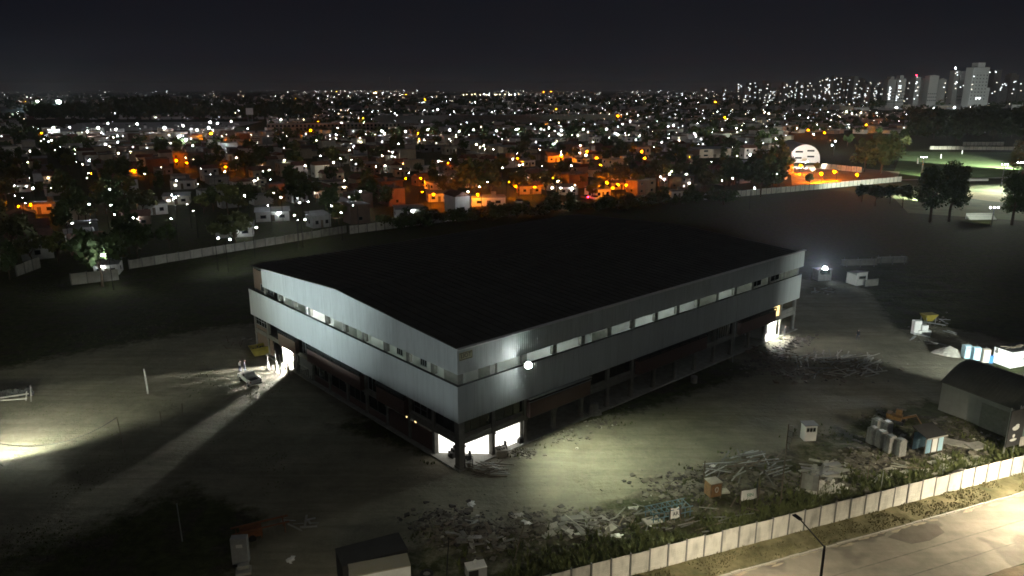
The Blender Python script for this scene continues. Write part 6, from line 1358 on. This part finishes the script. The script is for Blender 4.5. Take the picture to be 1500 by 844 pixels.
p = G(550, 147); m = MB(); m.tube([(0, 0, 0), (0, 0, 24)], .4, 5, 1); globe(m, (-2, 0, 26), 2.3, 0); globe(m, (3, 0, 26), 2.0, 0); o = m.build('amber_beacon', [E_amber, M_dark]); o.location = p; tag(o, 'pair of amber lights left of the radio mast', 'lamp')
# grandstand
a, b = G(548, 186), G(905, 184); v = b-a; L_ = v.length; t = thing('grandstand', 'long pale ribbed stadium stand across the middle distance', 'grandstand', a, math.atan2(v.y, v.x)); m = MB(); m.prism([(0, 0), (16, 0), (16, 11), (2, 3.5), (0, 3.5)], 0, L_); m.build('tier', mat('stand_concrete', (.30, .31, .28), .9, .12, .05), t)
m = MB(); m.prism([(14, 12.2), (3, 12.8), (3, 13.2), (15, 12.7)], 0, L_*.16); m.prism([(14, 11.2), (5, 11.6), (5, 12.0), (15, 11.7)], L_*.3, L_); m.build('roof', M_sheet, t)
sme = MB().bx((0, 2.0, 0), (.5, 16.4, 11.3)).mesh('rib', M_conc)
rib = MB().prism([(1.2, 0), (1.9, 0), (15.5, 11.6), (16.4, 11.6), (16.4, 12.3), (14.5, 12.3)], 0, .6).mesh('rib', M_slab)
for k in range(62): link('rib', rib, t, (k*(L_-.6)/61, 0, 0))
for k in range(11): g = G(560+k*33, 190+RC.uniform(-2, 2), 8); place_lamp(g.x, g.y, RC.choice('ww'), .5, 'white lamp post standing in front of the long stand', 'lamps before the long stand', 8)
# long apartment block with a grid of openings
a, b = G(392, 197), G(592, 195); v = b-a; L_ = v.length; t = thing('long_block', 'long low apartment block with a grid of dark openings', 'apartment block', a, math.atan2(v.y, v.x)); m = MB(); m.bx((0, 0, -.3), (L_, 10, 8.5)); m.build('wall', mat('block_plaster', (.24, .23, .19), .9, .1, .1), t); m = MB(); m.bx((-.3, -.3, 8.51), (L_+.3, 10.3, 9)); m.build('roof', M_sheet, t)
wd = MB().bx((0, -.12, 0), (1.7, -.01, 1.9)).mesh('window', M_glassd); wlm = MB().bx((0, -.12, 0), (1.7, -.01, 1.9)).mesh('window', E_win)
nW = int(L_/3.4)
for k in range(nW):
    for fl in range(3): link('window', wlm if RC.random() < .05 else wd, t, (k*3.4+.8, 0, .7+fl*2.7))
# ------------------------------------------------------------------ dome gym and orange court
p = G(1178, 238.5); mp_ = (G(1200, 238.5)-G(1156, 238.5)).length; hh = height_at(p, 212); Rr = mp_/2
t = thing('dome_gym', 'white floodlit gym front with round arched top and dark window strips', 'gym', p, -.12); prof = [(Rr*math.cos(a), hh*math.sin(a)**.85) for a in np.linspace(0, PI, 22)]
m = MB(); m.prism(prof, 0, .5, axis='y'); m.build('front_wall', M_white, t)
m = MB(); m.prism([(x*1.0, z*1.0-.1) for x, z in prof], .51, 34, axis='y'); m.build('vault_roof', M_sheet, t)
for x0, x1, z in ((-.62, -.15, .56), (.12, .58, .62), (-.62, -.2, .22), (.15, .6, .30)):
    m = MB(); m.bx((x0*Rr, -.12, z*hh), (x1*Rr, -.01, z*hh+hh*.09)); f = m.build('window', M_glassd, t)
m = MB(); m.bx((-.16*Rr, -.14, 0), (.16*Rr, -.01, hh*.24)); m.build('door', M_hw2, t); m = MB(); m.bx((-1, -1.3, hh*.26), (1, -.02, hh*.29)); m.build('porch', M_white, t)
big_flood('gym_floodlight', 'floodlight lighting the white arched gym front', 1178, 249, 3.5, (p.x, p.y, 6), 60000, (1, .96, .86), 2.3, .16)
m = MB(); m.poly([tuple(G(x, y, .03)) for x, y in ((1160, 272), (1315, 262), (1318, 252), (1205, 241), (1158, 244))]); struct(m.build('court', mat('pale_earth', (.36, .30, .22), .9, .2, .15)))
far_wall('pale wall lit orange behind the sodium lit court', (1203, 247), (1262, 253), 2.6)
for px, py, r in ((1172, 242, .6), (1192, 250, .3), (1226, 252, .5), (1255, 256, .4), (1205, 254, .5)): g = G(px, py, 4); place_lamp(g.x, g.y, 'o' if px != 1192 else 'y', r*.9, 'orange lamp at the court in front of the arched gym', 'lamps of the orange court', 4.2)
for px, py, s, kd, lb in ((1196, 252, .55, 5, 'bright lit palm like tree in front of the gym'), (1185, 272, .6, 0, 'small dark tree at the near edge of the orange court')): tree(G(px, py), s, lb, None, kd)
# ------------------------------------------------------------------ sports fields at the right
fm = mat('turf', (.075, .12, .04), .95, .25, .12, .2, 2)
m = MB(); m.poly([tuple(G(x, y, .02)) for x, y in ((1322, 222), (1530, 224), (1560, 262), (1305, 262))]); struct(m.build('sports_field', fm))
m = MB(); m.poly([tuple(G(x, y, .02)) for x, y in ((1300, 280), (1560, 264), (1600, 330), (1330, 312))]); struct(m.build('lower_field', mat('worn_turf', (.12, .14, .065), .95, .25, .2)))
m = MB(); ce = G(1458, 289, .03); m.poly([(ce.x+11*math.cos(a), ce.y+14*math.sin(a), .03) for a in np.linspace(0, 2*PI, 33)[:-1]]); struct(m.build('sand_circle', mat('sand', (.36, .30, .15), .95, .1, .3)))
m = MB(); m.poly([tuple(G(x, y, .035)) for x, y in ((1310, 263), (1520, 258.5), (1520, 260), (1310, 264.5))]); struct(m.build('pale_path', M_conc))
far_wall('long white wall behind the sports field', (1362, 219), (1490, 220), 2.2, M_cwall); far_wall('second pale wall higher behind the sports field', (1410, 213.5), (1470, 213.5), 2.6, M_cwall)
for px, py, hp in ((1344, 240, 12), (1378, 232, 9), (1409, 226, 9)): pz = G(px, py); m = MB(); m.tube([(0, 0, -.2), (0, 0, height_at(pz, py-hp+3))], .35, 6); o = m.build('goal_post', M_white); o.location = pz; tag(o, {1344: 'white post at the near left of the sports field', 1378: 'white post in the middle of the sports field', 1409: 'white post at the far side of the sports field'}[px], 'post')
g = G(1430, 288); o = MB().box((0, 0, 0), (9, 1.2, .9), .1).build('white_bench', M_white); o.location = G(1432, 265); tag(o, 'long white bench on the sports field path', 'bench'); 
def field_flood(label, px, py, h, aim, energy, ang=2.2): p_ = G(px, py); big_flood('field_floodlight', label, px, py, h, tuple(G(*aim)), energy, (.92, 1, .80), ang, .3, E_whited)
field_flood('field floodlight left of the big dark tree', 1349, 262, 9, (1400, 240), 60000, 1.7); field_flood('field floodlight above the right dark tree', 1466, 276, 9, (1440, 292), 60000); field_flood('field floodlight at the far right of the fields', 1489, 272, 9, (1430, 290), 80000); field_flood('field floodlight hidden behind the big dark tree', 1368, 298, 6, (1335, 286), 120000, 1.7); field_flood('field floodlight standing beyond the right edge', 1540, 255, 12, (1400, 236), 1500000, .85); field_flood('low field floodlight behind the right dark tree', 1452, 331, 5, (1440, 322), 2500, 1.6)
t = thing('bleacher', 'low white bleacher lit behind the right dark tree', 'bleacher', G(1440, 322), .05); t.scale = (.7, .8, .8); m = MB()
for k in range(3): m.bx((-6, k*.7, 0), (6, k*.7+.68, .4+.4*k))
m.build('step', M_white, t); m = MB(); m.bx((-6.2, 2.12, 0), (6.2, 2.2, 2.2)); m.build('back_wall', M_white, t)
# big trees in front of the fields
def big_tree(label, px, py, wpx, toppx, seed, n=3600, mt=None, leaf=.42):
    p = G(px, py); wd_ = (G(px+wpx/2, py)-G(px-wpx/2, py)).length; h = height_at(p, toppx); zb = h*.16; rz_ = (h-zb)/2
    c = crown_mesh('crown', n, wd_*.52, rz_, leaf, mt or M_leaf, seed, 22, zc=zb+rz_); tr = trunk_mesh('trunk', h*.45, .45, seed, 6, wd_*.25); t = thing('tree', label, 'tree', p); link('trunk', tr, t); link('crown', c, t); return t
big_tree('big dark tree at the right, left half of the paired crowns', 1362, 326, 52, 240, 71); big_tree('big dark tree at the right, taller right half of the paired crowns', 1390, 325, 50, 237, 72); big_tree('dark tree at the right edge in front of the fields', 1482, 330, 46, 252, 73, 3200)
big_tree('broad dark tree beside the orange court', 1290, 254, 50, 197, 74, 2600, leaf=.8); big_tree('dark tree left of the broad one by the court', 1266, 252, 36, 205, 75, 1800, leaf=.7); big_tree('pale lit bush tree at the right edge of the sports field', 1497, 262, 44, 205, 76, 2200, M_leaf2, .7); [tree(G(px, py), s, lb, None, kd) for px, py, s, kd, lb in ((1262, 296, .75, 0, 'low dark tree in the field, left of four before the court'), (1282, 302, .9, 2, 'low dark tree in the field, second of four before the court'), (1303, 299, .8, 0, 'low dark tree in the field, third of four before the court'), (1322, 305, .9, 4, 'low dark tree in the field, right of four before the court'))]; big_tree('dark wide tree left of the orange court', 1128, 276, 40, 246, 78, 2000, leaf=.6); big_tree('low dark bush beside the boundary wall', 1060, 300, 40, 276, 79, 1500, leaf=.45); big_tree('dark round tree behind the hall roof', 905, 262, 24, 238, 80, 1300, leaf=.5)
for k in range(26):
    px, py = RC.choice(((RC.uniform(1110, 1150), RC.uniform(248, 272)), (RC.uniform(1040, 1140), RC.uniform(268, 290)), (RC.uniform(1215, 1330), RC.uniform(205, 232)), (RC.uniform(1320, 1500), RC.uniform(200, 212))))
    g = G(px, py); kd = RC.randrange(5); tree(g, RC.uniform(.9, 1.5), f'{sfx[kd]} belt tree {zone(g.x, g.y)}', 'trees in the belt by the fields', kd)
# dim cars along the far lot edge
for px, py, c, lb in ((857, 291, M_rust, 'car with red tail light at the far lot boundary'), (870, 292, M_white, 'white car right of the one with the red light'), (888, 291, M_white, 'pale car at the right end of the row at the boundary'), (760, 298, M_white, 'white car at the left end of the row at the boundary')):
    p = G(px, py); t = thing('parked_car', lb, 'car', p, .4); m = MB(); m.prism([(-2.1, .3), (2.1, .3), (2.1, .8), (1.1, .9), (-1.9, .95)], -.85, .85, axis='y' if False else 'x'); m.build('body', c, t); m = MB(); m.hull8([(-.8, -1.7, .96), (.8, -1.7, .96), (.8, 1.0, .9), (-.8, 1.0, .9), (-.7, -1.1, 1.45), (.7, -1.1, 1.45), (.7, .5, 1.45), (-.7, .5, 1.45)]); m.build('cabin', M_glassd, t)
    if px == 857: m = MB(); globe(m, (0, -2.2, .9), .3, 0); m.build('tail_light', E_red, t)

# ------------------------------------------------------------------ night haze
hm = bpy.data.materials.new('haze'); hm.use_nodes = True; t = hm.node_tree; t.nodes.clear(); o_ = t.nodes.new('ShaderNodeOutputMaterial'); pv = t.nodes.new('ShaderNodeVolumePrincipled')
pv.inputs['Color'].default_value = (.86, .92, 1, 1); pv.inputs['Density'].default_value = .00007; pv.inputs['Anisotropy'].default_value = .35; t.links.new(pv.outputs[0], o_.inputs['Volume'])
hz_ = MB().bx((-7000, -300, -1.6), (7000, 9800, 112)).build('haze', hm); stuff(hz_)
